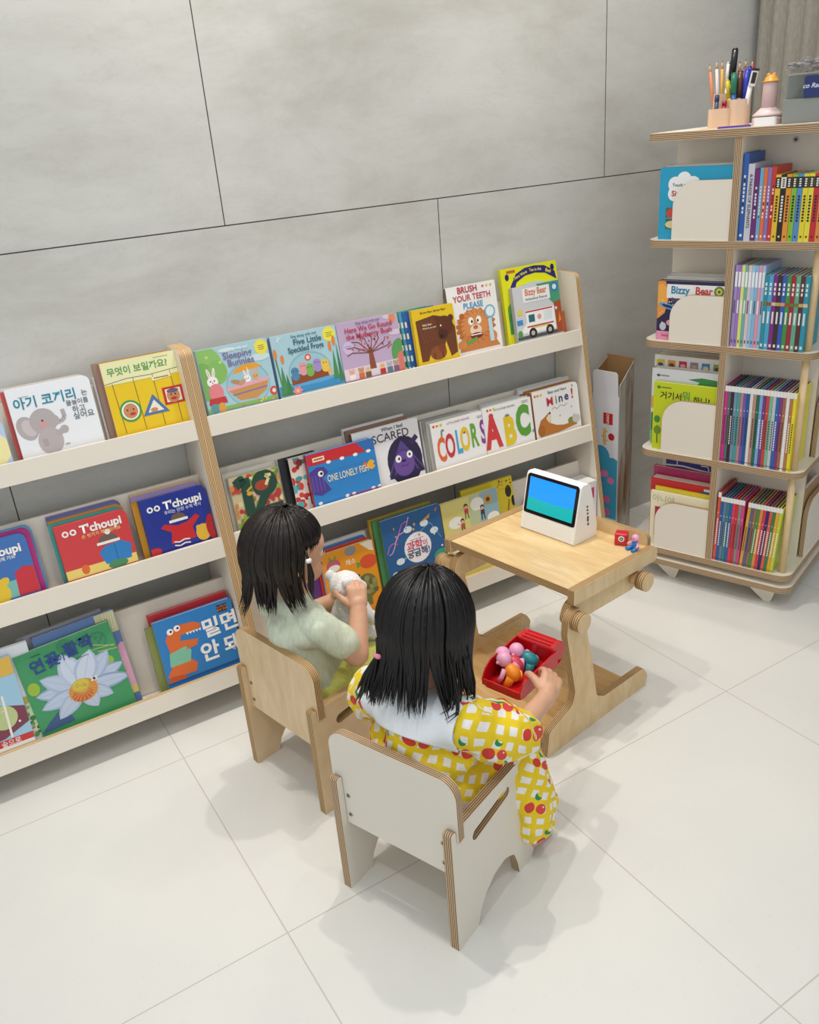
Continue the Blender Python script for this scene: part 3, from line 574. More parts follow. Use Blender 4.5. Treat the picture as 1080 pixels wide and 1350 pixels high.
fbook(2, 1.545, .176, .170, .028, .014, 'white board book titled Mine! with a reclining brown dog', '#ebe9e6', '#a8763c',
      logo(.87, .0) + [('t', 'Bear and Hare', .54, .88, .07, '#5a5a5c'), ('t', 'M', .36, .68, .20, '#c43a44', {'b': .02}), ('t', 'i', .50, .69, .20, '#8a8a70', {'b': .02}), ('t', 'n', .60, .70, .20, '#2f3a70', {'b': .02}), ('t', 'e', .73, .71, .20, '#2f3a70', {'b': .02}), ('t', '!', .86, .73, .24, '#c43a44', {'b': .02}), ('l', [(.38, .5), (.45, .55), (.5, .5), (.58, .56), (.66, .52), (.74, .56)], .008, '#9a8a8a'),
       ('p', [(.08, 0), (.05, .18), (.12, .34), (.22, .4), (.3, .46), (.35, .36), (.32, .24), (.45, .16), (.62, .12), (.9, .14), (.9, .06), (.5, .0)], '#b97432'), ('p', [(.24, .36), (.33, .46), (.36, .36), (.3, .24)], '#e6d6b4'), ('e', .33, .45, .02, .02, '#2a2018'), ('e', .12, .12, .08, .1, '#a86428'), ('e', .78, .17, .07, .06, '#8a8a3c'), ('e', .9, .18, .09, .07, '#c9c5bd'), ('e', .86, .26, .04, .025, '#c9c5bd'), ('e', .55, .34, .01, .01, '#555'), ('e', .82, .46, .012, .01, '#555'), ('e', .88, .9, .012, .02, '#666')], rc=.014)
stack(2, 1.532, .18, .172, .043, [(.011, 'caramel', '#a86a2c', .003, 0), (.011, 'white', '#dddbd7', -.012, .004), (.010, 'pale grey', '#cccac6', -.008, .008)], 'the reclining dog book', rc=.006)
stack(2, 1.37, .165, .158, .042, [(.012, 'white', '#e2e0dc', .004, .004), (.011, 'pale grey', '#c9c7c4', .006, .007)], 'the ABC book')
stack(2, 1.182, .185, .156, .044, [(.012, 'white', '#dedcd8', .002, .002)], 'the Colors book')

# ---- left bookcase, bottom row
fbook(3, -.068, .095, .238, .020, .010, 'sky blue picture book with a maroon band, leftmost on the bottom row', '#9cc4dc', '#8ab2ca',
      [('r', 0, 0, 1, .28, '#c23a3c'), ('p', [(0, .28), (.4, .32), (1, .6), (1, 1.05), (.5, 1.25), (0, 1.2)], '#7a3a4c'), ('e', .5, .9, .3, .3, '#b8c48a'), ('r', 0, 2.0, 1, 2.6, '#d8b04a'), ('l', [(.55, .3), (.6, 1.5)], .05, '#e8e4d8'), ('r', 0, 0, 1, .1, '#efe8e0'), ('t', '숲으로', .5, .17, .16, '#f2e4de')] + dots(14, 0, .5, 1, 1.4, .03, ['#e6c8cc', '#f2eee8'], 4))
fbook(3, -.052, .120, .250, .034, .012, 'white topped picture book with green leafy lower half, left of the lotus book', '#e2e6ea', '#cfd3d8',
      [('r', 0, 0, 1, .85, '#cfe0b8')] + dots(60, 0, 0, 1, .85, .05, ['#5f9a54', '#86b46c', '#3f7d44', '#e6d8c4', '#d8b0a0'], 6) + [('e', .6, .85, .2, .08, '#b8ac4a'), ('l', [(.5, .2), (.9, .5)], .03, '#3f7d44')])
petal = lambda u, v, L, wd, a, c: ('p', [(u + L * t * math.cos(a) - wd * math.sin(PI * t) ** .8 * s * math.sin(a), v + L * t * math.sin(a) + wd * math.sin(PI * t) ** .8 * s * math.cos(a)) for s, ts in ((1, [i / 8 for i in range(9)]), (-1, [1 - i / 8 for i in range(1, 8)])) for t in ts], c)
lot = []
for a, L, wd, c in ((2.9, .48, .10, '#94a8c4'), (.25, .5, .10, '#94a8c4'), (2.45, .48, .11, '#a8b8d2'), (.75, .5, .12, '#a4b4d0'), (-.15, .52, .10, '#8ea4c4'), (3.3, .46, .10, '#a0b2cc'), (-.7, .36, .09, '#a6b6d0'), (3.85, .42, .1, '#aabad4'), (1.75, .52, .13, '#b6c4dc'), (1.15, .48, .13, '#aebed8'), (-1.3, .32, .09, '#b0c0d8')):
    lot += [petal(.53, .36, L, wd, a, c), petal(.53, .36, L * .96, wd * .72, a, '#c9d3e4' if a > .9 and a < 2 else '#bac8dc'), ('l', [(.53 + .1 * math.cos(a), .36 + .1 * math.sin(a)), (.53 + L * .9 * math.cos(a), .36 + L * .9 * math.sin(a))], .004, '#9aaac8')]
fbook(3, .045, .214, .224, .030, .014, 'green picture book with a large pale blue lotus flower on the bottom row', '#3f9560', '#37865a',
      [('e', .83, .86, .1, .1, '#34835a'), ('e', .83, .86, .08, .08, '#3c8e5f'), ('e', .5, .95, .08, .08, '#34835a'), ('e', .08, .58, .06, .075, '#9ab83c'), ('e', .87, .56, .055, .06, '#9ab83c'), ('l', [(.7, .78), (.98, .74)], .008, '#b8c070'), ('l', [(.75, .84), (.98, .72)], .008, '#b8c070'), ('l', [(.8, .72), (1, .68)], .01, '#b8c070'), ('p', [(0, 0), (.35, 0), (.3, .25), (.1, .1)], '#3c5a86')] + dots(14, .77, .8, .9, .92, .01, ['#2c7a50'], 2) + lot +
      [('e', .53, .33, .15, .13, '#d08a3c'), ('e', .51, .28, .11, .08, '#c4603a')] + [('l', [(.53, .33), (.53 + .17 * math.cos(a), .32 + .15 * math.sin(a))], .008, '#dca24c') for a in [i * .35 for i in range(18)]] + [('e', .52, .40, .095, .075, '#c9b040'), ('e', .52, .41, .08, .06, '#d4bc4c'), ('e', .67, .42, .04, .015, '#f2ece0', 30), ('e', .67, .42, .04, .015, '#e6dcc8', -30), ('e', .67, .42, .015, .015, '#3a2c20')] + dots(16, .46, .37, .58, .45, .006, ['#a48a2c'], 9) +
      [('t', '연꽃', .27, .83, .17, '#27408c', {'b': .02, 'r': 4}), ('t', '이', .43, .83, .1, '#27408c', {'b': .01}), ('t', '활짝', .63, .88, .17, '#27408c', {'b': .02, 'r': 4}), ('r', .56, .74, .7, .748, '#2c6a50'), ('r', .16, .97, .26, .98, '#1f5a40')], roll=3.5)
fbook(3, .090, .185, .245, .046, .012, 'picture book with a pink spiky ball and straw pattern edge, behind the lotus book', '#5a78ac', '#8a5a48',
      [('r', .75, 1.0, 1, 1.4, '#c8c49a'), ('e', .98, .45, .14, .33, '#d8a4bc'), ('r', .8, 0, 1, .12, '#d8c470')] + [('l', [(.84 + .03 * i, 1.05), (.86 + .03 * i, 1.3)], .008, '#e8e4c8') for i in range(5)] + [('l', [(.9 + .02 * (i % 3), .2 + .07 * i), (.84, .2 + .08 * i)], .006, '#efd4e0') for i in range(8)], roll=2.5)
stack(3, .060, .19, .248, .060, [(.011, 'grey', '#9a9aa2', 0, 0)], 'the lotus flower book', roll=2.5)
fbook(3, .338, .198, .194, .030, .014, 'blue picture book with an orange dinosaur in a green vest on the bottom row', '#2f7fc2', '#8c9454',
      [('t', '밀면', .80, .63, .26, '#f2f0ec', {'b': .03, 'r': 2}), ('t', '안', .60, .28, .27, '#f2f0ec', {'b': .03}), ('t', '돼', .9, .28, .25, '#f2f0ec', {'b': .03}), ('r', .80, .82, .93, .93, '#3a2420'), ('t', '누구든지', .865, .895, .035, '#d88a5a'), ('t', '밀면 안돼', .865, .85, .035, '#d88a5a')] +
      [('p', [(.12, .5), (.1, .66), (.15, .78), (.3, .84), (.48, .82), (.56, .76), (.55, .7), (.3, .68), (.27, .6), (.46, .56), (.44, .5), (.28, .48), (.3, .36), (.42, .2), (.38, .08), (.1, .08), (.02, .12), (.1, .25)], '#dc6c34'), ('p', [(.08, .26), (.11, .46), (.32, .5), (.38, .42), (.34, .26)], '#7fbfa0'), ('p', [(.3, .44), (.46, .46), (.5, .56), (.44, .54)], '#dc6c34'), ('e', .18, .78, .04, .04, '#f4f2ee'), ('e', .27, .8, .04, .04, '#f4f2ee'), ('e', .19, .78, .015, .015, '#1a1a1a'), ('e', .28, .8, .015, .015, '#1a1a1a'), ('p', [(.0, .02), (.06, .12), (.2, .1), (.28, .02)], '#c4552a'), ('r', 0, 0, 1, .03, '#1f5f9c')] + [('p', [(.36 + .04 * i, .69), (.4 + .04 * i, .69), (.38 + .04 * i, .65)], '#f4f2ee') for i in range(5)], rc=.006)
stack(3, .325, .2, .180, .046, [(.010, 'olive', '#8c9454', -.003, -.002), (.011, 'red', '#c8343c', .011, .022)], 'the orange dinosaur book')
# ---- middle bookcase, bottom row
fbook(3, .72, .09, .222, .056, .010, 'plain purple picture book edge, between the seated child and the orange vegetable book', '#6a2f80', '#5a2870', [('r', .8, 0, 1, 2.5, '#5c2670')])
fbook(3, .795, .158, .220, .034, .013, 'orange picture book of vegetables with radish, peas, pepper and artichoke', '#e3941e', '#c9c5bc',
      [('t', '채소', .52, 1.08, .11, '#f4eee0', {'b': .01}), ('p', [(.72, 1.4), (.98, 1.4), (.98, 1.16), (.9, 1.2)], '#efe4d0'), ('e', .55, 1.30, .11, .08, '#8a8a94'), ('e', .2, 1.12, .13, .11, '#c25a6c'), ('e', .2, 1.06, .11, .06, '#efe6dc'), ('l', [(.17, 1.2), (.14, 1.3)], .03, '#6a9a3c'), ('l', [(.22, 1.2), (.26, 1.3)], .03, '#6a9a3c'), ('e', .85, .98, .17, .12, '#d8502c'), ('p', [(.62, .9), (.72, .98), (.62, 1.04)], '#5f9a3a')] +
      [('e', .3, .76, .27, .05, '#4f8f34', 14)] + [('e', .12 + .075 * i, .715 + .018 * i, .03, .028, '#8cc458') for i in range(6)] +
      [('e', .75, .5, .2, .22, '#6f6f3e'), ('r', .68, .1, .8, .35, '#6a7040')] + [('e', .62 + .07 * (i % 5), .38 + .09 * (i // 5), .05, .05, ['#86864e', '#5f6234', '#97905a'][i % 3]) for i in range(18)] + [('e', .25, .55, .08, .03, '#5f9a3a'), ('e', .25, .3, .12, .12, '#c24a5a')], rc=.008)
stack(3, .790, .158, .222, .050, [(.010, 'red', '#c83c34', -.002, 0), (.010, 'blue', '#2f74b8', -.003, .003), (.010, 'white', '#e0deda', .004, .010)], 'the orange vegetable book', rc=.006)
fbook(3, .980, .192, .262, .026, .014, 'blue science picture book with DNA strands and a white title disc', '#245c94', '#5a8a58',
      [('e', .54, .76, .23, .23, '#e9e6ee'), ('e', .54, .76, .215, .215, '#f2f0f4'), ('t', '과학', .49, .80, .15, '#d8406c', {'b': .02}), ('t', '이', .67, .795, .1, '#d8406c'), ('t', '궁금해!', .54, .67, .13, '#2c3a6c', {'b': .02}), ('r', .43, .90, .66, .91, '#7a7a90')] +
      [('l', [(.03 + .05 * i + .0, .8 + .06 * i + .05 * math.sin(i * 1.3)), (.08 + .05 * i, .86 + .06 * i + .05 * math.sin((i + 1) * 1.3))], .016, '#b86ab8') for i in range(8)] + [('l', [(.06 + .05 * i, .78 + .06 * i - .05 * math.sin(i * 1.3)), (.11 + .05 * i, .84 + .06 * i - .05 * math.sin((i + 1) * 1.3))], .016, '#d49ad0') for i in range(8)] +
      sum([[('e', u, v, .07, .05, '#dde8ee')] for u, v in ((.42, 1.1), (.22, .62), (.7, 1.12), (.85, .95), (.12, .42), (.25, .25))], []) + dots(24, .05, .05, .95, 1.3, .018, ['#d8a84a', '#6ab0d0', '#d86a4a', '#58a87a', '#e8e4dc'], 12) + [('p', [(.62, 1.15), (.82, 1.25), (.8, 1.18)], '#c89a4a'), ('e', .92, .5, .14, .1, '#3a9a84'), ('l', [(.5, .95), (.8, 1.1)], .006, '#9ac4dc'), ('l', [(.8, 1.1), (.95, .8)], .006, '#9ac4dc')])
stack(3, .968, .2, .262, .042, [(.010, 'green', '#4f8a5a', -.003, -.002), (.010, 'gold', '#c9a23a', -.008, .001)], 'the blue science book')
fbook(3, 1.178, .198, .252, .030, .014, 'yellow picture book with children, sunflower and a white title disc, behind the little desk', '#dccf7a', '#c49a44',
      [('r', .55, .3, 1, 1.4, '#8fb0b8'), ('p', [(.45, .3), (.6, .3), (.7, 1.4), (.5, 1.4)], '#b9c49a'), ('e', .5, .42, .26, .22, '#efece6'), ('t', '가족', .5, .40, .15, '#c2443c', {'b': .02}), ('r', .38, .54, .62, .55, '#8a8478'), ('e', .22, .9, .13, .09, '#efece2'), ('e', .62, 1.1, .12, .1, '#efece2'), ('e', .88, .8, .11, .08, '#efece2'), ('e', .17, .5, .12, .08, '#efece2'), ('e', .82, 1.12, .07, .07, '#d89a34'), ('e', .82, 1.12, .035, .035, '#5a3a20')] +
      sum([[('e', u, v + .12, .035, .04, '#3a2820'), ('e', u, v + .1, .028, .03, '#e0b48c'), ('r', u - .035, v, u + .035, v + .08, c), ('l', [(u - .02, v), (u - .025, v - .09)], .02, d), ('l', [(u + .02, v), (u + .03, v - .09)], .02, d), ('l', [(u - .03, v + .06), (u - .09, v + .1)], .015, '#e0b48c')] for u, v, c, d in ((.42, 1.0, '#c8383c', '#2c7a5a'), (.7, .9, '#2c3a5c', '#2a2a30'), (.33, .78, '#b05a3c', '#4a3a6a'))], []) + [('e', .8, .5, .06, .06, '#3a6a94'), ('e', .92, .42, .05, .05, '#c8a43c'), ('e', .9, .6, .05, .05, '#d86a4a')])
fbook(3, 1.265, .185, .262, .052, .011, 'bright yellow animal picture book with giraffe spots, behind the sunflower book', '#e0c92c', '#caa820',
      [('e', .9, 1.15, .06, .1, '#2c281c'), ('l', [(.85, .75), (.9, 1.0)], .03, '#a8702c'), ('e', .98, .95, .04, .09, '#2c281c'), ('l', [(.92, .3), (.95, .75)], .035, '#b8742c'), ('r', .72, 1.22, 1, 1.225, '#8a7a20')] + dots(10, .7, 1.25, 1, 1.38, .015, ['#5a4a18', '#c86a2c'], 5))
# small upright books and a boxed set at the right end of the bottom row
for i, (c, n, th) in enumerate((('#4a2f6c', 'dark purple', .011), ('#6a4a8a', 'violet', .010), ('#c98a44', 'ochre', .009), ('#e2ddd0', 'ivory', .013), ('#cfc9bc', 'pale grey', .013))):
    z = ZB[3]
    t = thing('small_book', '%s spined small book standing upright between the yellow animal book and the white carton' % n, 'book', (1.502 + [0, .0115, .022, .0315, .045][i], -.203, z), PI / 2, group='small upright books at the end of the bottom row')
    bmx = Matrix.Identity(4); book_geo(t, .068, .165, th, c, c)
    bm = bmesh.new(); q = random.Random(i)
    for k in range(7): box(bm, -.0008, th * .3, .02 + k * .02, -.0004, th * .7, .032 + k * .02)
    obj('spine_lettering', bm, mat('#e8e0cc' if i < 2 else '#6a8a4a', .5), t)
t = thing('carton', 'white carton with a pink corner label at the right end of the bottom row', 'box', (1.585, -.200, ZB[3]), 0)
obj('box_body', B(0, 0, 0, .145, .066, .185), mat('#e9e6e4', .5), t)
obj('label_patch', B(.085, -.0006, .13, .135, 0, .165), mat('#d0487c', .5), t)
# ================================================================ rotating bookcase
RB = Matrix.Translation((1.82, -0.565, 0)) @ Matrix.Rotation(math.radians(-70.82), 4, 'Z')
Hf = 0.225
LV = {1: 0.994, 2: 0.731, 3: 0.414, 4: 0.110}       # shelf surfaces
rb = thing('rotating_bookcase', 'tall square rotating bookcase of pale plywood filled with books on its right half', 'bookcase', mtx=RB)
sq = lambda e, r: rnd([(-Hf + e, e, r), (Hf - e, e, r), (Hf - e, 2 * Hf - e, r), (-Hf + e, 2 * Hf - e, r)], 6)
obj('top_board', PL(sq(-.002, .012), .018, 'xy', 1.232), [M['cream'], M['edge']], rb)
for k in (1, 2, 3, 4):
    obj('shelf_board', PL(sq(0, .035), .018, 'xy', LV[k] - .018), [M['cream'], M['edge']], rb)
obj('base_board', PL(sq(-.006, .038), .018, 'xy', .058), [M['cream'], M['edge']], rb)
for a, b in ((-.15, .04), (.13, .04), (-.15, .38), (.13, .38)):
    bm = bmesh.new(); plate(bm, rnd([(a - .05, .058), (a + .06, .058), (a + .042, .0), (a + .022, .0)]), .018, 'xz', b)
    obj('foot', bm, [M['cream'], M['edge']], rb)
for k, (z0, z1) in enumerate(((.994, 1.232), (.731, .976), (.414, .713), (.110, .396))):
    for b0, b1 in ((0.001, .134), (.316, 2 * Hf - .001)):
        obj('divider_board', PL([(b0, z0), (b1, z0), (b1, z1), (b0, z1)], .018, 'yz', -.009), [M['cream'], M['edge']], rb)
    for b in (.134, .304):
        obj('back_board', PL([(-.205, z0), (.205, z0), (.205, z1), (-.205, z1)], .012, 'xz', b), [M['cream'], M['edge']], rb)
    for a, b in ((.198, .028), (-.198, .422)):
        bm = bmesh.new(); cyl(bm, (a, b, z0), (a, b, z1), .0095); obj('dowel_post', bm, M['birch_dk'], rb)
    h = (.143, .126, .155, .150)[k]
    w = (.148, .142, .150, .158)[k]
    ol = rnd([(-.009 - w, z0), (-.009, z0), (-.009, z0 + h), (-.009 - w, z0 + h, .062)], 10)
    obj('display_plate', PL(ol, .012, 'xz', .004), [M['cream'], M['edge']], rb)
    ol = rnd([(.140, z0), (.300, z0), (.300, z0 + h + .02, .0), (.140, z0 + h + .02, .05)], 10)
    obj('display_plate', PL(ol, .012, 'yz', .208), [M['cream'], M['edge']], rb)
bm = bmesh.new(); cyl(bm, (.09, .1335, 1.213), (.09, .1318, 1.213), .007); cyl(bm, (.09, .1319, 1.213), (.09, .1312, 1.213), .0035, mi=1)
obj('screw', bm, [M['steel'], M['dark']], rb)

def rbook(a, b, z, w, h, th, label, cover, spine, items=None, rc=0, back=None, page='#e4dfd4'):
    t = thing('picture_book', label, 'book', group='picture books facing out in the left pockets of the rotating bookcase', mtx=RB @ Matrix.Translation((a, b, z)))
    cv = book_geo(t, w, h, th, cover, spine, back, rc, page)
    if items: art(cv, w, h, items)
    return t
# face-out books in the left pockets
rbook(-.200, .020, LV[1], .186, .174, .016, 'bright blue picture book with a white cloud in the top pocket of the rotating bookcase', '#1f9cc4', '#1a8cb4',
      [('e', .22, .72, .1, .1, '#eef0f0'), ('e', .34, .78, .1, .1, '#eef0f0'), ('e', .46, .74, .1, .08, '#eef0f0'), ('e', .22, .60, .1, .1, '#eef0f0'), ('e', .36, .62, .16, .12, '#eef0f0'), ('t', 'Touch and', .3, .71, .055, '#2a2a2a', {'b': .02}), ('t', 'Sing', .25, .60, .10, '#b8283c', {'b': .03}), ('r', .1, .14, .28, .42, '#3d6a58'), ('e', .19, .34, .08, .07, '#cf4436'), ('e', .19, .2, .09, .05, '#e0cf9a'), ('r', .1, .275, .28, .29, '#1f9cc4')])
rbook(-.192, .038, LV[1], .176, .178, .045, 'thick pale book behind the bright blue cloud book in the rotating bookcase', '#ddd8ce', '#cfc9bd')
rbook(-.194, .020, LV[2], .182, .158, .018, 'board book titled Bizzy Bear with a night sky and planet, in the second left pocket', '#26204c', '#e08a3a',
      [('p', [(0, .3), (0, .86), (.12, .86), (.17, .6), (.12, .4)], '#e5953a'), ('e', .06, .66, .1, .16, '#eca94a'), ('e', .16, .5, .14, .04, '#5aa0c8', -14), ('e', .16, .5, .09, .02, '#26204c', -14), ('r', .14, .62, 1, .82, '#efecec'), ('t', 'Bizzy', .34, .735, .15, '#2f86ac', {'b': .03, 'sx': .9}), ('t', 'Bear', .69, .735, .15, '#c83c3a', {'b': .03, 'sx': .9}), ('t', 'Space Rocket', .44, .60, .085, '#5a6a84'), ('e', .91, .74, .075, .075, '#5f8a3a'), ('e', .91, .74, .045, .045, '#d8c95a'), ('e', .91, .74, .02, .02, '#2f5a2a'), ('r', 0, 0, .3, .13, '#e394b0'), ('e', .1, .2, .05, .06, '#c9c5d4'), ('e', .19, .26, .04, .04, '#e8a0b8'), ('t', 'benji', .14, .07, .06, '#b83a5c')] + dots(14, .02, .2, .3, .6, .009, ['#e9e6f0'], 3), rc=.004)
for i in range(3):
    rbook(-.188 + .003 * i, .040 + .0165 * i, LV[2], .176, .160 + .004 * i, .0155, 'white board book standing %s the night sky book on the rotating bookcase' % ('directly behind', 'second behind', 'third behind')[i], '#d9d4cc', '#c9c4ba')
rbook(-.192, .018, LV[3], .180, .198, .012, 'lime green picture book with black Korean title, in the third left pocket', '#c2cf1e', '#dfe08a',
      [('e', .08, 1.02, .03, .025, '#3a8a3c'), ('r', .12, 1.015, .28, 1.03, '#5a6a1c'), ('t', '거기서', .28, .89, .13, '#2a2c1c', {'b': .015}), ('t', '뭐', .52, .91, .16, '#3f9a4a', {'b': .005}), ('t', '하니?', .76, .87, .12, '#2a2c1c', {'b': .015}), ('p', [(.16, .2), (.3, .2), (.32, .65), (.5, .8), (.34, .78), (.2, .66)], '#2f9ab4'), ('e', .07, .5, .05, .06, '#3f8a34'), ('l', [(.08, .1), (.08, .4)], .02, '#4a6a24'), ('e', .08, .32, .06, .07, '#6a8a2c'), ('l', [(.18, .02), (.2, .14)], .03, '#2f7a8a'), ('l', [(.22, .02), (.28, .12)], .03, '#2f7a8a')])
rbook(-.206, .034, LV[3], .190, .232, .028, 'white picture book with a green palm leaf, behind the lime green book', '#dfe0e4', '#7aa0b0',
      [('p', [(.55, 1.1), (.75, 1.14), (1, 1.12), (1, 1.0), (.8, .99), (.68, .92), (.62, .98), (.72, 1.07)], '#3a8a44'), ('e', .1, 1.12, .03, .02, '#5a5a60'), ('r', .14, 1.11, .26, 1.13, '#8a8a90'), ('e', .05, .7, .09, .1, '#e2a83a'), ('e', .05, .35, .12, .2, '#3a8a44'), ('e', .1, .15, .12, .14, '#7ab85a')])
t = rbook(-.214, .066, LV[3], .196, .262, .055, 'thick white board book with small colourful pictures along its top, in the third left pocket', '#e9e5de', '#d5d0c6',
      sum([[('r', .03 + .165 * i, 1.16, .145 + .165 * i, 1.27, c), ('e', .088 + .165 * i, 1.2, .04, .028, d)] for i, (c, d) in enumerate((('#e2c43a', '#2c5a8a'), ('#d8a04a', '#7a3c2c'), ('#c0304c', '#e2b0a0'), ('#8a84b0', '#d8a45a'), ('#3a8ac0', '#e8d8a0'), ('#8aa45a', '#4a5a2c')))], []))
rbook(-.188, .018, LV[4], .178, .172, .010, 'cream picture book with a crimson block, in the bottom left pocket', '#ece5c4', '#ddd6b8',
      [('t', '아니야', .22, .84, .14, '#b9b29a', {'b': .005}), ('r', .08, .16, .34, .7, '#b8284c'), ('r', .08, .1, .2, .12, '#8a8470')])
rbook(-.180, .030, LV[4], .172, .184, .006, 'thin yellow booklet directly behind the cream book with the crimson block', '#e4cf34', '#d2be2c')
rbook(-.198, .038, LV[4], .190, .206, .034, 'thick red picture book behind the cream and yellow books in the bottom left pocket', '#c8282c', '#b0205a', [('r', .8, .95, 1, 1.0, '#2c5a94'), ('r', .84, 1.0, .95, 1.04, '#d8dce4')])
rbook(-.206, .074, LV[4], .185, .228, .014, 'magenta edged picture book behind the thick red one in the bottom left pocket', '#b8386c', '#b8386c')
rbook(-.176, .090, LV[4], .170, .258, .012, 'dark blue picture book with a white wavy line, upright in the bottom left pocket', '#22287c', '#1c2268',
      [('l', [(0, 1.36), (.3, 1.38), (.5, 1.36), (.8, 1.34), (1, 1.30)], .03, '#d8d8e4'), ('l', [(.2, 1.38), (.2, 1.46)], .015, '#d8d8e4'), ('l', [(.62, 1.44), (.74, 1.44), (.76, 1.36)], .02, '#d8d8e4'), ('l', [(.88, 1.24), (.88, 1.46)], .02, '#d8d8e4'), ('r', 0, 1.5, 1, 1.55, '#c8563c')])
rbook(-.182, .106, LV[4], .176, .276, .016, 'yellow picture book with a spiky black shape, rearmost in the bottom left pocket', '#e0c220', '#c9ae1c',
      [star(.56, 1.42, .22, '#1c1a18', 16, .7)])

# books with their spines out
def spine_book(z, a, th, h, c, label, style, lean=0.0, w=.118, b=.010, top=None):
    t = thing('picture_book', label, 'book', group={.994: 'spine out books on the top shelf', .731: 'spine out books on the second shelf', .414: 'spine out books on the third shelf', .110: 'spine out books on the bottom shelf'}[z], mtx=RB @ Matrix.Translation((a + th, b, z)) @ Matrix.Rotation(math.radians(lean), 4, 'Y') @ Matrix.Rotation(PI / 2, 4, 'Z'))
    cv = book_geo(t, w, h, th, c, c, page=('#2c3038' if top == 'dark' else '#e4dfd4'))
    # printed spine: spine face is x=-0.0004, across is y
    q = random.Random(int(a * 1e4) + int(z * 100))
    bm = bmesh.new(); mats = []
    def r(y0, z0, y1, z1, cc, k=0):
        m_ = mat(cc, .45)
        if m_ not in mats: mats.append(m_)
        box(bm, -.0008 - k * .0002, y0 * th, z0 * h, -.0003, y1 * th, z1 * h, mats.index(m_))
    if style == 'white_top':
        r(0, .93, 1, 1, '#e9e7e2'); dk = q.random() < .5
        zz = .62
        while zz > .25:
            r(.33, zz - .022, .66, zz, '#efece6' if dk else '#2c2a2c'); zz -= .032
        r(.4, .70, .6, .715, '#efece6'); r(0, .03, 1, .036, '#2a2a2a')
    elif style == 'label_top':
        r(.02, .80, .98, .96, '#201e1c' if c != '#1e1c1c' else '#e6e2da')
        for k in range(4): r(.3, .82 + .032 * k, .7, .84 + .032 * k, '#e9e6de' if c != '#1e1c1c' else '#2a2a2a', 1)
        for k in range(9): r(.3, .30 + .045 * k, .7, .33 + .045 * k, '#2a241c' if c != '#1e1c1c' else '#e6e2da')
        r(.35, .06, .65, .09, '#2a241c' if c != '#1e1c1c' else '#e6e2da')
    elif style == 'pastel':
        r(.15, .74, .85, .92, '#eef0f2'); r(.3, .42, .7, .58, '#f0eef2' if q.random() < .5 else '#5a5a6a'); r(.3, .05, .7, .09, '#5a5a6a')
    elif style == 'teal':
        for k in range(3): r(.3, .86 - .06 * k, .7, .9 - .06 * k, '#e6e8e4')
        r(0, .60, 1, .645, ['#8a5a34', '#c9a06a', '#6a7a3a', '#a8442c', '#d0c4a4'][q.randrange(5)]); r(.3, .36, .7, .52, '#e2e2dc'); r(.25, .04, .75, .08, '#e2e2dc')
    else:
        for k in range(10): r(.35, .32 + .045 * k, .65, .35 + .045 * k, '#ece8e2' if q.random() < .8 else '#2a2a2a')
        r(.3, .05, .7, .08, '#ece8e2')
    obj('spine_lettering', bm, mats, cv)
    return t
ordw = ['first', 'second', 'third', 'fourth', 'fifth', 'sixth', 'seventh', 'eighth', 'ninth', 'tenth', 'eleventh', 'twelfth', 'thirteenth', 'fourteenth', 'fifteenth', 'sixteenth', 'seventeenth', 'eighteenth', 'nineteenth', 'twentieth', 'twenty-first', 'twenty-second', 'twenty-third', 'twenty-fourth', 'twenty-fifth']
# top shelf
a = .011
row = [('blue', '#2b5ba8', .013, .200, 'plain'), ('pale grey', '#c9c8d4', .015, .176, 'eleph'), ('purple', '#6a2872', .012, .164, 'plain'), ('light blue', '#6fa8cc', .0085, .166, 'plain'), ('orange', '#e0703c', .0085, .166, 'plain'), ('lavender', '#8a70b0', .009, .166, 'plain'), ('red', '#c8382c', .010, .168, 'plain')]
for i, (n, c, th, h, st) in enumerate(row):
    t = spine_book(LV[1], a, th, h, c, '%s spined book, %s from the left on the top bookcase shelf' % (n, ordw[i]), st if st != 'eleph' else 'none', w=.112)
    if st == 'eleph':
        for ch in list(t.children_recursive):
            if ch.name.startswith('spine_lettering'): bpy.data.objects.remove(ch)
        me = text_bm('A PARADE OF ELEPHANTS', .0105, bold=.01)
        me.transform(Matrix.Translation((-.0012, th / 2, h * .52)) @ Matrix.Rotation(PI / 2, 4, 'Z') @ Matrix.Rotation(PI / 2, 4, 'X') @ Matrix.Diagonal((-1, -1, 1, 1)) @ Matrix.Rotation(PI / 2, 4, 'Z') if False else Matrix.Translation((-.0012, th / 2, h * .52)) @ Matrix(((0, 0, -1, 0), (0, -1, 0, 0), (-1, 0, 0, 0), (0, 0, 0, 1))))
        me.materials.clear(); me.materials.append(mat('#3a3a4a', .5)); o = link('title', me, t)
    a += th + .0006
row = [('yellow', '#e3bb2c'), ('black', '#1e1c1c'), ('orange', '#e6922c'), ('green', '#86b830'), ('light blue', '#4f8ccc'), ('bright yellow', '#e6d22c'), ('lemon yellow', '#e4d83c'), ('red', '#c82434'), ('orange', '#dc8a34')]
for i, (n, c) in enumerate(row):
    spine_book(LV[1], a, .0118, .150 - .0 * i, c, '%s spined book, %s of the labelled row on the top shelf' % (n, ordw[i]), 'label_top', w=.112, b=.006); a += .0124
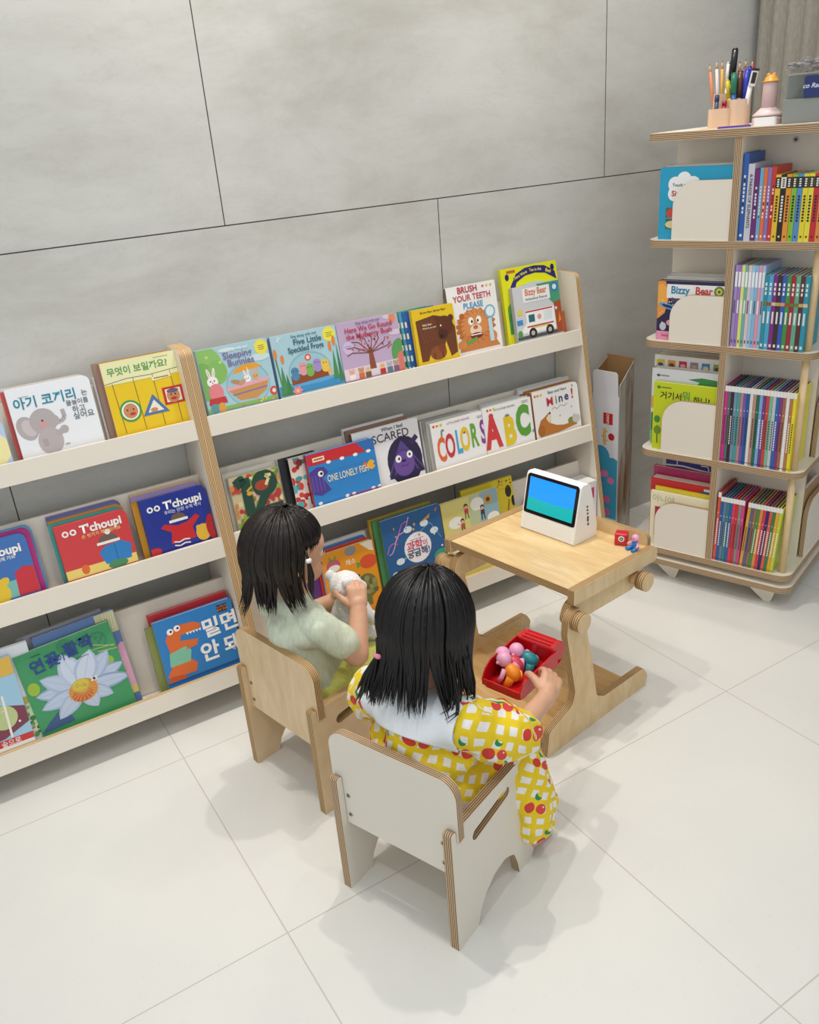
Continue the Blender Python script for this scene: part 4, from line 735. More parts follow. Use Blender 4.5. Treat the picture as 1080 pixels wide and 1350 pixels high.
# second shelf
a = .012
row = [('violet', '#a98cc8'), ('lilac', '#9a7ac0'), ('lemon', '#dfe07a'), ('mint', '#6fb0a4'), ('blush', '#e2c4cc'), ('sky blue', '#9ac8e0'), ('pale blue', '#86b8dc'), ('pink', '#e09aac'), ('powder blue', '#a4c0e2')]
for i, (n, c) in enumerate(row):
    spine_book(LV[2], a, .0079, .205, c, '%s spined thin pastel book, %s from the left on the second shelf' % (n, ordw[i]), 'pastel', w=.12); a += .0083
row = [('teal', '#2a8ca0'), ('light blue', '#4aa4cc'), ('purple', '#7a2c80'), ('dark brown', '#3c2a28'), ('royal blue', '#3458b4'), ('green', '#3a9048'), ('crimson', '#a42438'), ('sea green', '#5fa88c'), ('brown', '#5c2c28'), ('turquoise', '#1f94ac')]
for i, (n, c) in enumerate(row):
    spine_book(LV[2], a, .0102, .184, c, '%s spined book, %s of the picture banded series on the second shelf' % (n, ordw[i]), 'teal', w=.12, b=.006); a += .0106
# third shelf
a = .011
row = [('magenta', '#d02c88'), ('slate', '#5a6a70'), ('dark maroon', '#3c2230'), ('steel blue', '#6a94ac'), ('teal', '#4a9a98'), ('dusty pink', '#b8848c'), ('violet', '#6a5aa8'), ('blue', '#1f5a98'), ('white', '#dcdad8'), ('tan pink', '#b88a7c'), ('dark green', '#1f6a4c'), ('sky blue', '#7aa4dc'), ('plum', '#6a4080'), ('red', '#c8443c'), ('mint', '#7ab49a'), ('pale grey', '#c2c2c4'), ('royal blue', '#2268b4'), ('purple', '#7a3c80'), ('terracotta', '#a4684c'), ('white', '#e4e2e0'), ('brown', '#b07850'), ('yellow', '#e4d62c')]
for i, (n, c) in enumerate(row):
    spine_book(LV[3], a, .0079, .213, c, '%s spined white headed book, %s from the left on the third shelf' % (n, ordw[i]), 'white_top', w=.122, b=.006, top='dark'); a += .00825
# bottom shelf, a little slanted
a = .011
row = [('orange red', '#d8563c'), ('blue', '#2a5a9c'), ('grey blue', '#5f7c9c'), ('teal', '#3a7a80'), ('deep blue', '#2460a4'), ('rose red', '#d83c54'), ('red', '#c8303c'), ('grey', '#8a8684'), ('pink', '#cc4884')]
for i, (n, c) in enumerate(row):
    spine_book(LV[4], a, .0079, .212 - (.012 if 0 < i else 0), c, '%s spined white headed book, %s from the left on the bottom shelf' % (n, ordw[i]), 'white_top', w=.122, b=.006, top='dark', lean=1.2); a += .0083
a += .001
row = [('golden', '#d8a038'), ('slate violet', '#5f5f84'), ('brown', '#9a6a4c'), ('green', '#3c8a44'), ('orange', '#e0883c'), ('crimson', '#c43c54'), ('dark purple', '#3a2060'), ('coral', '#d85a44'), ('dark green', '#2c7a4c'), ('amber', '#e0a42c'), ('lime', '#c0cc3c')]
for i, (n, c) in enumerate(row):
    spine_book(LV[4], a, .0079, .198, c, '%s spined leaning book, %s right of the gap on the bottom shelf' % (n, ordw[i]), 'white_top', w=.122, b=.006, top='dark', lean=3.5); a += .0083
# books in the right side pocket, seen edge on
for k, (z, c, n) in enumerate(((LV[2], '#8fb4cc', 'pale blue'), (LV[3], '#c9c4bc', 'pale grey'), (LV[4], '#a8845c', 'tan'))):
    t = thing('picture_book', '%s picture book in a right side pocket of the rotating bookcase' % n, 'book', mtx=RB @ Matrix.Translation((.190 + .014, .148, z)) @ Matrix.Rotation(PI / 2, 4, 'Z'))
    book_geo(t, .14, .2, .012, c, c)

# ---------------------------------------------------------------- things on top of it
TZ = 1.250
def on_top(a, b, dz=0.0, r=0.0): return RB @ Matrix.Translation((a, b, TZ + dz)) @ Matrix.Rotation(r, 4, 'Z')
peach = mat('#e8c8a8', .45, name='peach_plastic')
ph = thing('pen_holder', 'peach stepped pen holder full of pens and pencils on the rotating bookcase', 'pen holder', mtx=on_top(-.115, .10, 0, .42))
# three joined round-cornered cups of different heights
def cup(x0, y0, x1, y1, h, r=.012):
    t = .002
    o = rnd([(x0, y0, r), (x1, y0, r), (x1, y1, r), (x0, y1, r)], 6)
    i = rnd([(x0 + t, y0 + t, r - t), (x1 - t, y0 + t, r - t), (x1 - t, y1 - t, r - t), (x0 + t, y1 - t, r - t)], 6)
    bm = bmesh.new(); plate(bm, o, h - .002, 'xy', .002, holes=[i], me_=0); plate(bm, o, .002, 'xy', 0, me_=0)
    return bm
obj('low_cup', cup(0, 0, .052, .045, .044), peach, ph)
obj('tall_cup', cup(.046, -.002, .098, .05, .062, .02), peach, ph)
obj('back_cup', cup(.012, .046, .060, .092, .078), peach, ph)
HP = on_top(-.115, .10, 0, .42)
def pen(x, y, z0, z1, dx, dy, r, body, cap, label, kind='marker pen', split=.6, pencil=False, name=None):
    t = thing(name or kind.replace(' ', '_'), label, 'pencil' if pencil else 'pen', group='pens and pencils in the pen holder', mtx=HP @ Matrix.Translation((x, y, z0)))
    p0 = Vector((0, 0, 0)); p1 = Vector((dx, dy, z1 - z0)); pm = p0.lerp(p1, split)
    if pencil:
        bm = bmesh.new(); cyl(bm, p0, p0.lerp(p1, .86), r, seg=8); obj('barrel', bm, mat(body, .4), t)
        bm = bmesh.new(); cyl(bm, p0.lerp(p1, .86), p0.lerp(p1, .96), r, r * .3, seg=8); obj('wood_tip', bm, mat('#d8ae84', .6), t)
        bm = bmesh.new(); cyl(bm, p0.lerp(p1, .96), p1, r * .3, .0002, seg=8); obj('lead', bm, mat(cap, .5), t)
    else:
        bm = bmesh.new(); cyl(bm, p0, pm, r); obj('barrel', bm, mat(body, .35), t)
        bm = bmesh.new(); cyl(bm, pm, p0.lerp(p1, .97), r * 1.12); cyl(bm, p0.lerp(p1, .97), p1, r * 1.12, r * .7); obj('cap', bm, mat(cap, .3), t)
    return t
pen(.020, .070, .004, .150, -.022, .004, .0038, '#d9865a', '#b85a3c', 'orange patterned pencil, leftmost in the tall back cup', 'pencil', pencil=True)
pen(.028, .066, .004, .156, -.014, .002, .0038, '#e6d6d0', '#c89aa0', 'white and pink patterned pencil in the back cup', 'pencil', pencil=True)
pen(.036, .070, .004, .155, -.008, .004, .0038, '#dca43a', '#6a4a1c', 'golden yellow patterned pencil in the back cup', 'pencil', pencil=True)
pen(.042, .060, .004, .148, .0, .002, .0036, '#e9e4da', '#e9e4da', 'white capped pen in the back cup', 'pen')
pen(.046, .066, .004, .150, .004, .0, .0046, '#3a3a5c', '#2c2c48', 'navy capped pen in the back cup', 'pen')
pen(.050, .060, .004, .178, .006, .0, .0070, '#26262a', '#1c1c20', 'thick black marker standing highest in the pen holder')
pen(.058, .030, .004, .108, -.018, -.004, .0046, '#e4d43a', '#dcc82c', 'yellow marker leaning left in the front cup')
pen(.060, .016, .004, .122, -.006, -.004, .0062, '#2c58a4', '#1f7a5c', 'marker with a blue body and green cap in the front cup')
pen(.069, .020, .004, .126, .0, -.002, .0062, '#ece8e4', '#5c3424', 'marker with a brown cap in the front cup', split=.5)
pen(.074, .034, .004, .126, .002, 0, .005, '#e8e4e0', '#c87a8a', 'marker with a dusty pink cap in the front cup', split=.5)
pen(.079, .018, .004, .128, .006, -.002, .0062, '#ece8e4', '#2c3eb4', 'marker with a bright blue cap in the front cup', split=.42)
pen(.083, .034, .004, .134, .008, 0, .005, '#ece8e4', '#34429c', 'marker with a dark blue cap in the front cup', split=.42)
pen(.088, .036, .004, .134, .010, .002, .0052, '#ece8e4', '#c82c4c', 'marker with a crimson cap in the front cup', split=.5)
pen(.070, .040, .004, .148, -.002, .004, .0036, '#7a4038', '#5a2c28', 'brown colouring pencil in the front cup', 'pencil', pencil=True)
pen(.078, .044, .004, .152, .004, .004, .0036, '#5c3430', '#3c2020', 'dark brown colouring pencil in the front cup', 'pencil', pencil=True)
pen(.086, .044, .004, .150, .012, .004, .0036, '#d8746c', '#c05048', 'coral colouring pencil in the front cup', 'pencil', pencil=True)
pen(.018, .020, .003, .076, .0, .0, .0052, '#3c4c70', '#34446a', 'slate blue patterned pen in the low cup', 'pen', split=.8)
pen(.034, .024, .003, .062, .003, .0, .0052, '#c03050', '#b02848', 'short crimson pen in the low cup', 'pen', split=.8)
t = thing('whiteboard_marker', 'white whiteboard marker with a black eraser end, leaning right out of the pen holder', 'pen', mtx=HP @ Matrix.Translation((.080, .010, .004)))
bm = bmesh.new(); cyl(bm, (0, 0, 0), (.014, -.006, .09), .006); obj('barrel', bm, mat('#efedea', .35), t)
bm = bmesh.new(); R = Matrix.Translation((.018, -.008, .10)) @ Matrix.Rotation(.17, 4, 'Y'); box(bm, -.008, -.007, -.016, .008, .007, .018, mtx=R); bev(obj('cap', bm, mat('#efedea', .35), t), .002)
bm = bmesh.new(); box(bm, -.005, -.0078, -.010, .005, -.0068, .014, mtx=R); box(bm, -.0085, -.0075, .018, .0085, .0075, .023, mtx=R); obj('eraser', bm, M['dark'], t)
# pink lighthouse-like tape dispenser
pk = mat('#e2c2c0', .4, name='pink_plastic')
lh = thing('desk_gadget', 'pale pink tower shaped desk gadget with an orange top, beside the pen holder', 'desk gadget', mtx=on_top(.022, .125, 0, .4))
bm = bmesh.new(); n = 10
def prof(bm, pr, seg=24, mi=0):
    rs = []
    for r, z in pr: rs.append([bm.verts.new((r * math.cos(2 * PI * i / seg), r * math.sin(2 * PI * i / seg), z)) for i in range(seg)])
    for a_, b_ in zip(rs, rs[1:]):
        for i in range(seg):
            f = bm.faces.new((a_[i], a_[(i + 1) % seg], b_[(i + 1) % seg], b_[i])); f.material_index = mi; f.smooth = True
    bm.faces.new(rs[0][::-1]).material_index = mi; bm.faces.new(rs[-1]).material_index = mi
prof(bm, [(.034, 0), (.036, .003), (.036, .016), (.032, .018)], 8); obj('base', bm, pk, lh)
bm = bmesh.new(); prof(bm, [(.036, .020), (.036, .023), (.016, .040)], 8); obj('shoulder', bm, mat('#ecd2cf', .4), lh)
bm = bmesh.new(); prof(bm, [(.0175, .036), (.0170, .092), (.016, .094)]); obj('tower', bm, pk, lh)
bm = bmesh.new(); prof(bm, [(.021, .094), (.021, .0955), (.016, .096), (.013, .104), (.007, .109)]); sph(bm, (-.006, 0, .108), .005); sph(bm, (.006, 0, .108), .005)
obj('orange_top', bm, mat('#e2a234', .4), lh)
t = thing('eraser', 'white rounded eraser block lying in front of the pink tower gadget', 'eraser', mtx=on_top(.034, .070, 0, .25))
o = obj('block', PL(rnd([(-.026, -.012, .01), (.026, -.012, .01), (.026, .012, .01), (-.026, .012, .01)]), .018, 'xy', 0), mat('#eeeef0', .4), t); bev(o, .004, 3)
t = thing('notepad', 'purple notepad sheet lying at the front of the bookcase top', 'notepad', mtx=on_top(-.065, .030, 0, .3))
obj('cover', PL(rnd([(0, 0, .004), (.075, 0, .004), (.075, .045, .004), (0, .045, .004)]), .004, 'xy', 0), mat('#5a3c9c', .5), t)
t = thing('paper_slip', 'pale orange paper slip under the front of the pen holder', 'paper', mtx=on_top(-.120, .055, 0, .35))
obj('sheet', PL(rnd([(0, 0), (.05, 0), (.05, .035), (0, .035)]), .001, 'xy', 0), mat('#e8b88c', .6), t)
# grey desk organiser with a navy pouch
og = thing('desk_organizer', 'grey two step desk organiser at the right end of the bookcase top', 'organizer', mtx=on_top(.075, .060, 0, .30))
gy = mat('#8b8f8a', .5, name='grey_plastic')
obj('front_box', B(0, 0, 0, .16, .05, .052), gy, og); obj('rear_box', B(.004, .052, 0, .16, .11, .105), gy, og)
bev(og.children[0], .0015); bev(og.children[1], .003)
t = thing('snack_pouch', 'navy blue pouch with white lettering standing in the grey organiser', 'pouch', mtx=on_top(.115, .070, .053, .30))
o = obj('pouch_body', PL(rnd([(0, 0, .004), (.08, 0, .004), (.08, .045, .006), (0, .045, .006)]), .006, 'xz', 0), mat('#22306c', .4), t); bev(o, .0015)
art(t, .08, .045, [('t', 'co Ram', .22, .3, .17, '#d8dce8', {'b': .02, 'sh': .3})], pname='print')
t = thing('plastic_bag', 'crumpled clear plastic bag on top of the grey organiser', 'bag', mtx=on_top(.115, .09, .107, .3))
bm = bmesh.new(); bmesh.ops.create_icosphere(bm, subdivisions=4, radius=1)
for v in bm.verts:
    n_ = noise.noise(v.co * 2.2) * .5 + noise.noise(v.co * 6) * .25
    v.co = Vector((v.co.x * .042 * (1 + n_), v.co.y * .022 * (1 + n_), .0135 + v.co.z * .013 * (1 + n_)))
t2 = NT('clear_film', .12); t2.b.inputs['Base Color'].default_value = rgb('#b9b4b4'); t2.b.inputs['Transmission Weight'].default_value = .55
obj('film', bm, t2.m, t, smooth=False)
# ================================================================ toy packaging between the bookcases
pb = thing('toy_box', 'tall slim opened white and blue toy box standing between the two bookcases', 'box', (1.842, -.060, 0), math.radians(-80))
w, d, h = .100, .075, .50
wh = mat('#e4e4e8', .4); kr = mat('#a07a50', .8, name='kraft_board')
tt = NT('streaked_print', .18)
f = tt.noise(tt.coord('Object', (16, 16, 2.4), (1, 2, .3)), 1.1, 4, .6, 1.5)
tt.col(tt.ramp(f, (.46, rgb('#c4c0ba')), (.56, rgb('#ab9c8a')), (.68, rgb('#86583c'))))
obj('front_panel', B(0, 0, 0, w, .002, h), wh, pb)
obj('back_panel', B(0, d - .002, 0, w, d, h + .11), kr, pb)
obj('inner_side_panel', PL([(.002, 0), (d - .002, 0), (d - .002, h + .10), (.002, h + .06)], .002, 'yz', 0, me_=0), kr, pb)
obj('printed_side_panel', PL([(.002, 0), (d, 0), (d, h + .10), (.002, h + .035)], .002, 'yz', w - .002, me_=0), tt.m, pb)
bm = bmesh.new(); T = Matrix.Translation((0, 0, h)) @ Matrix.Rotation(.05, 4, 'X'); plate(bm, rnd([(0.002, 0), (w - .004, 0), (w - .004, .078, .012), (0.002, .078, .012)]), .0015, 'xz', 0, me_=0, mtx=T); obj('top_flap', bm, wh, pb)
art(pb, w, h, [('r', 0, .8, 1, 2.9, '#3d9cc0'), ('e', .35, 2.9, .35, .4, '#3d9cc0'), ('e', .8, 2.65, .3, .3, '#3d9cc0'), ('e', .4, .15, .45, .42, '#3d9cc0'), 
    ('r', .42, 4.05, .78, 4.42, '#c8202c'), ('t', 'LEGO', .60, 4.235, .13, '#f2eee8', {'b': .03, 'r': 90}), ('t', 'duplo', .5, 3.62, .25, '#e2b82c', {'b': .035, 'r': -90}), ('e', .74, 3.65, .12, .12, '#c8202c'),
    ('e', .22, 2.1, .2, .15, '#2c4c9c'), ('e', .5, 2.35, .16, .12, '#e07aac'), ('e', .25, 2.45, .14, .12, '#b84a84'), ('e', .12, 1.8, .12, .16, '#3458a4'), ('e', .75, 2.15, .14, .12, '#e07aac'), ('e', .6, 1.45, .15, .13, '#d86a9c'), ('e', .6, 1.0, .15, .13, '#d86a9c'), ('e', .12, 1.3, .12, .14, '#c84a6c')], e=.01, pname='printed_design')

# ================================================================ little desk
DA = math.radians(9.3)
DK = Matrix.Translation((.984, -.839, 0)) @ Matrix.Rotation(DA, 4, 'Z')
dk = thing('activity_desk', 'low birch plywood activity desk with disc knobs, in front of the seated child', 'desk', mtx=DK)
WD = .40
fr = rnd([(0, 0, .004), (.372, 0, .008), (.380, .028, .016), (.362, .056, .014), (.205, .058, .012), (.176, .075, .02), (.160, .17, 0), (.140, .262, 0), (.132, .318, .026), (.108, .345, .026), (.074, .33, .026), (.070, .285, .012), (.098, .125, .02), (.088, .094, .03), (.008, .064, .016)], 6)
for l0 in (0.0, WD - .018): obj('side_frame', PL(fr, .018, 'xz', l0), [M['birch_dk'], M['edge_nat']], dk)
obj('base_board', PL([(.012, .018), (.318, .018), (.318, WD - .018), (.012, WD - .018)], .016, 'xy', .022), [M['birch_base'], M['edge_nat']], dk)
arm = rnd([(.078, .292, .02), (.330, .285, .026), (.372, .315, .026), (.330, .348, .02), (.10, .346, .026)], 6)
for l0 in (.019, WD - .037): obj('arm', PL(arm, .017, 'xz', l0), [M['birch_dk'], M['edge_nat']], dk)
for f_, z_ in ((.098, .315), (.330, .318)):
    for l0, l1 in ((-.024, -.001), (WD + .001, WD + .024)):
        bm = bmesh.new(); cyl(bm, (f_, l0, z_), (f_, l1, z_), .0225, seg=32, mi=0, me_=1); obj('knob', bm, [M['birch_dk'], M['edge_nat']], dk)
    if f_ > .3:
        for l0, l1 in ((-.001, .019), (WD - .019, WD + .001)):
            bm = bmesh.new(); cyl(bm, (f_, l0, z_), (f_, l1, z_), .016, seg=24); obj('spacer', bm, M['birch_dk'], dk)
TILT = Matrix.Translation((.092, 0, .352)) @ Matrix.Rotation(math.radians(1.8), 4, 'Y')
TL = .305
# tabletop piece coordinates: x 0..TL, z 0 = rail bottom
obj('tabletop', PL([(.004, .019), (TL - .014, .019), (TL - .014, WD - .019), (.004, WD - .019)], .018, 'xy', .015, mtx=TILT), [M['birch_top'], M['edge_nat']], dk)
rl = rnd([(0, 0, .004), (TL, 0, .012), (TL, .036, .012), (0, .036, .004)])
obj('side_rail', PL(rl, .018, 'xz', 0, mtx=TILT), [M['birch_dk'], M['edge_nat']], dk)
obj('side_rail', PL(rl, .018, 'xz', WD - .018, mtx=TILT), [M['birch_dk'], M['edge_nat']], dk)
lip = rnd([(.019, .012), (WD - .019, .012), (WD - .019, .062, .014), (.019, .062, .014)])
obj('rear_lip', PL(lip, .014, 'yz', TL - .014, mtx=TILT), [M['birch_dk'], M['edge_nat']], dk)
TOPZ = .033
def on_desk(f_, l_, r=0.0, dz=0.0): return DK @ TILT @ Matrix.Translation((f_ - .092, l_, TOPZ + .0003 + dz)) @ Matrix.Rotation(r, 4, 'Z')
# smart display; local x runs across the front (left to right seen by the child), y = depth away, z up
sd = thing('smart_display', 'white smart display with a lit screen standing on the little desk', 'smart display', mtx=on_desk(.268, .311, math.radians(-90)))
sw, sdp = .166, .088
prof_ = rnd([(0, .0, .004), (sdp, 0, .010), (sdp + .002, .03, .02), (.060, .142, .012), (.028, .144, .010)], 5)
bm = bmesh.new()
plate(bm, prof_, sw, 'yz', 0, me_=0)
o = obj('body', bm, M['white'], sd); autosm(o, 50); bev(o, .005, 4, 30)
# slanted front plane from (0,0) to (.024,.120)
an = math.atan2(.028, .144)
FP = Matrix.Translation((0, 0, 0)) @ Matrix.Rotation(-an, 4, 'X')
FL = math.hypot(.028, .144)
bz = rnd([(.004, .044, .006), (sw - .004, .044, .006), (sw - .004, FL - .003, .009), (.004, FL - .003, .009)])
obj('bezel', PL(bz, .0012, 'xz', -.0010, me_=0, mtx=FP), mat('#0c0c0e', .12, name='black_glass'), sd)
scr = NT('lit_screen', .15)
g = scr.coord('Generated'); sp = scr.n('ShaderNodeSeparateXYZ'); scr.l(g, sp.inputs[0])
wv = scr.math('ADD', sp.outputs[2], scr.math('MULTIPLY', scr.math('SINE', scr.math('MULTIPLY', sp.outputs[0], 3.4)), .04))
cc = scr.mix(scr.math('LESS_THAN', wv, .40), rgb('#1a8cf0'), rgb('#10a0a4'))
scr.col((lambda: cc)()); scr.l(cc, scr.b.inputs['Emission Color']); scr.b.inputs['Emission Strength'].default_value = .55
obj('screen', B(.013, -.0016, .053, sw - .013, -.0011, FL - .011, mtx=FP), scr.m, sd)
bm = bmesh.new()
for i in range(46):
    for j in range(10):
        x = .010 + i * (sw - .02) / 45; z = .006 + j * .0031
        for s in (0,): 
            c = [bm.verts.new(FP @ Vector((x + .0006 * math.cos(q_), -.0005, z + .0006 * math.sin(q_)))) for q_ in (0.4, 1.97, 3.54, 5.11)]
            bm.faces.new(c)
obj('speaker_grille', bm, mat('#cfcfcd', .6), sd)
bm = bmesh.new()
for z, hh in ((.086, .0022), (.077, .0022), (.068, .0022), (.054, .007), (.040, .003)):
    y = .050 + (.09 - z) * .10
    bm2 = rnd([(y - .0028, z - hh, .0012), (y + .0028, z - hh, .0012), (y + .0028, z + hh, .0012), (y - .0028, z + hh, .0012)], 3)
    plate(bm, bm2, .0006, 'yz', sw + .0001, me_=0)
obj('side_buttons', bm, mat('#3a3a3e', .4), sd)
# red toy block
t = thing('toy_block', 'red rounded toy block with a white and black round dot, behind the smart display', 'toy block', mtx=on_desk(.338, .079, math.radians(-62)))
o = obj('cube', B(0, 0, 0, .030, .026, .030), mat('#c8202c', .3), t); bev(o, .003, 4)
bm = bmesh.new(); cyl(bm, (.016, -.0002, .018), (.016, -.0010, .018), .0072, mi=0); cyl(bm, (.016, -.0010, .018), (.016, -.0016, .018), .0042, mi=1); cyl(bm, (.016, -.0016, .018), (.016, -.002, .018), .0018, mi=0); obj('round_dot', bm, [mat('#efece6', .4), mat('#1c1a1a', .4)], t)
# toy figures: plain round-headed dolls
def toy_figure(name, label, mtx, body, skin='#e6a4c4', s=1.0, sit=True):
    t = thing(name, label, 'toy figure', group='pink headed toy figures', mtx=mtx @ Matrix.Scale(s, 4))
    sk = mat(skin, .35); bd = mat(body, .35)
    bm = bmesh.new(); sph(bm, (0, 0, .012), (.0085, .009, .012)); tube(bm, [(0, -.005, .008), (.010, -.009, .004), (.020, -.010, .0035)], [.0058, .0052, .005], 10); tube(bm, [(0, .005, .008), (.010, .009, .004), (.020, .010, .0035)], [.0058, .0052, .005], 10)
    obj('body', bm, bd, t)
    bm = bmesh.new(); sph(bm, (.001, 0, .031), (.0095, .0092, .0095)); sph(bm, (.002, .0090, .031), .0022); sph(bm, (.002, -.0090, .031), .0022); obj('head', bm, sk, t)
    for s_ in (-1, 1):
        bm = bmesh.new(); tube(bm, [(0, s_ * .007, .020), (.006, s_ * .013, .014), (.012, s_ * .015, .013)], [.0034, .003, .0034], 8); obj('arm', bm, sk, t)
    bm = bmesh.new(); sph(bm, (.0098, .0032, .0325), .0011); sph(bm, (.0098, -.0032, .0325), .0011); obj('eyes', bm, mat('#1a1818', .4), t)
    return t
toy_figure('toy_figure', 'pink headed toy figure in blue trousers sitting at the rear corner of the little desk', on_desk(.352, .030, math.radians(170)), '#2878c0', s=.95)

# ================================================================ toddler chairs
def chair(name, label, mtx, face, edge, screws=True):
    t = thing(name, label, 'chair', group='plywood toddler chairs', mtx=mtx)
    Wc = .265; T = .018
    ol = rnd([(0, 0), (.062, 0), (.072, .030, .01), (.092, .056, .02), (.120, .074, .03), (.158, .078, .03), (.188, .062, .02), (.200, .030, .01), (.206, 0), (.252, 0, .004), (.268, .030, .006), (.206, .262, .012), (.034, .262, .0), (.031, .236, 0), (.0135, .236, 0), (.0125, .262, .004), (0.0, .262, .006)], 5)
    x0, z0, x1, z1, r = .070, .211, .168, .224, .011
    c0 = Vector((x0, z0)); c1 = Vector((x1, z1)); dd = (c1 - c0).normalized(); nn = Vector((-dd.y, dd.x)); sl = []
    a0 = math.atan2(dd.y, dd.x)
    for k in range(9): a_ = a0 - PI / 2 + PI * k / 8; sl.append(c1 + Vector((math.cos(a_), math.sin(a_))) * r)
    for k in range(9): a_ = a0 + PI / 2 + PI * k / 8; sl.append(c0 + Vector((math.cos(a_), math.sin(a_))) * r)
    sl = [p - dd * 0 for p in sl]
    for l0 in (0, Wc - T): obj('side_panel', PL(ol, T, 'xz', l0, holes=[sl]), [face, edge], t)
    bk = rnd([(T + .001, .156), (Wc - T - .001, .156), (Wc - T - .001, .2365), (Wc + .004, .2365, .002), (Wc + .004, .358, .034), (-.004, .358, .034), (-.004, .2365, .002), (T + .001, .2365)], 7)
    obj('backrest', PL(bk, .0165, 'yz', .0140), [face, edge], t)
    obj('seat', PL([(.032, T + .0008), (.226, T + .0008), (.226, Wc - T - .0008), (.032, Wc - T - .0008)], .015, 'xy', .155), [face, edge], t)
    for l_ in (.0285, Wc - .0285):
        for z_ in (.222, .178):
            bm = bmesh.new(); cyl(bm, (.0138, l_, z_), (.0128, l_, z_), .0042, seg=18); cyl(bm, (.0128, l_, z_), (.0124, l_, z_), .0018, seg=6, mi=1); obj('screw', bm, [M['steel'], M['dark']], t)
    return t
FC = Matrix.Translation((.541, -1.127, 0)) @ Matrix.Rotation(math.radians(21), 4, 'Z')
LC = Matrix.Translation((.500, -.695, 0)) @ Matrix.Rotation(math.radians(12.5), 4, 'Z')
chair('toddler_chair', 'ivory laminated plywood toddler chair in the foreground, under the child in the cherry print outfit', FC, M['greyish'], M['edge'])
chair('toddler_chair', 'natural birch plywood toddler chair under the child in the pale green top', LC, M['birch'], M['edge_nat'])
# ================================================================ the two children
def blob_mesh(caps, voxel, smooth=3, post=None):
    """caps: ('c', p0, p1, r0, r1) tapered capsule | ('e', centre, (rx, ry, rz), euler) ellipsoid; fused into one skin"""
    bm = bmesh.new()
    for c in caps:
        if c[0] == 'c':
            p0, p1, r0, r1 = Vector(c[1]), Vector(c[2]), c[3], c[4]
            n = max(2, int((p1 - p0).length / (min(r0, r1) * .35)) + 1)
            n = min(n, 14)
            bmesh.ops.create_uvsphere(bm, u_segments=20, v_segments=12, radius=r0, matrix=Matrix.Translation(p0))
            bmesh.ops.create_uvsphere(bm, u_segments=20, v_segments=12, radius=r1, matrix=Matrix.Translation(p1))
            cyl(bm, p0, p1, r0, r1, seg=24)
        else:
            mt = Matrix.Identity(4)
            if len(c) > 3: 
                from mathutils import Euler
                mt = Euler([math.radians(a) for a in c[3]]).to_matrix().to_4x4()
            bmesh.ops.create_uvsphere(bm, u_segments=32, v_segments=20, radius=1, matrix=Matrix.Translation(Vector(c[1])) @ mt @ Matrix.Diagonal((*c[2], 1)))
    me = bpy.data.meshes.new('tmp'); bm.to_mesh(me); bm.free()
    o = bpy.data.objects.new('tmp', me); C.objects.link(o)
    md = o.modifiers.new('r', 'REMESH'); md.mode = 'VOXEL'; md.voxel_size = voxel
    if smooth:
        ms = o.modifiers.new('s', 'SMOOTH'); ms.factor = .6; ms.iterations = smooth
    dg = bpy.context.evaluated_depsgraph_get()
    out = bpy.data.meshes.new_from_object(o.evaluated_get(dg))
    bpy.data.objects.remove(o); bpy.data.meshes.remove(me)
    if post:
        n = len(out.vertices); co = [0.0] * (3 * n); no = [0.0] * (3 * n)
        out.vertices.foreach_get('co', co); out.vertex_normals.foreach_get('vector', no)
        for i in range(n):
            p = post(Vector(co[3 * i:3 * i + 3]), Vector(no[3 * i:3 * i + 3])); co[3 * i:3 * i + 3] = p
        out.vertices.foreach_set('co', co); out.update()
    for p in out.polygons: p.use_smooth = True
    return out
def put(name, me, m_, parent=None, mtx=None):
    me.materials.clear(); me.materials.append(m_); me.name = name
    return link(name, me, parent, mtx=mtx)
def hand_caps(w, d, n, side, s=1.0, curl=35, thumb_curl=20, spread=1.0):
    """w wrist, d towards the fingers, n out of the back of the hand, side = thumb side"""
    w, d, n = Vector(w), Vector(d).normalized(), Vector(n)
    n = (n - d * n.dot(d)).normalized(); sd = d.cross(n) * side
    c = [('c', w - d * .008 * s, w + d * .012 * s, .0165 * s, .017 * s)]
    for k in (-1.5, -.5, .5, 1.5):
        c.append(('c', w + d * .010 * s + sd * k * .0065 * s, w + d * .040 * s + sd * k * .0098 * s, .0115 * s, .0088 * s))
    for k, L in ((1.5, .036), (.5, .041), (-.5, .038), (-1.5, .030)):
        p = w + d * (.040 - abs(k) * .002) * s + sd * k * .0102 * s * spread
        dr = (d + sd * k * .07 * spread).normalized(); ax = dr.cross(n).normalized(); a = -curl * .5
        r = .0066 * s
        for i, f in enumerate((.42, .32, .26)):
            q = Matrix.Rotation(math.radians(a), 3, ax) @ dr
            e = p + q * L * f * s; c.append(('c', p, e, r, r * .93)); p = e; r *= .93; a -= curl * (1.1 if i else .9)
    # thumb leaves the side of the palm
    p = w + d * .010 * s + sd * .016 * s - n * .002 * s
    td = (d * .62 + sd * .72 - n * .22).normalized(); r = .0088 * s
    ax = td.cross(n).normalized(); a = 0
    for f in (.020, .016, .013):
        q = Matrix.Rotation(math.radians(a), 3, ax) @ td
        q = (q - sd * .012 * abs(a)).normalized()
        e = p + q * f * s; c.append(('c', p, e, r, r * .88)); p = e; r *= .88; a -= thumb_curl
    return c
def skin_mat():
    t = NT('skin', .5)
    f = t.noise(t.coord('Object'), 30, 3)
    t.col(t.ramp(f, (.3, rgb('#cd9b7c')), (.7, rgb('#d8a98b'))))
    t.b.inputs['Subsurface Weight'].default_value = .12; t.b.inputs['Subsurface Radius'].default_value = (.01, .004, .002); t.b.inputs['Subsurface Scale'].default_value = .4
    return t.m
SKIN = skin_mat()
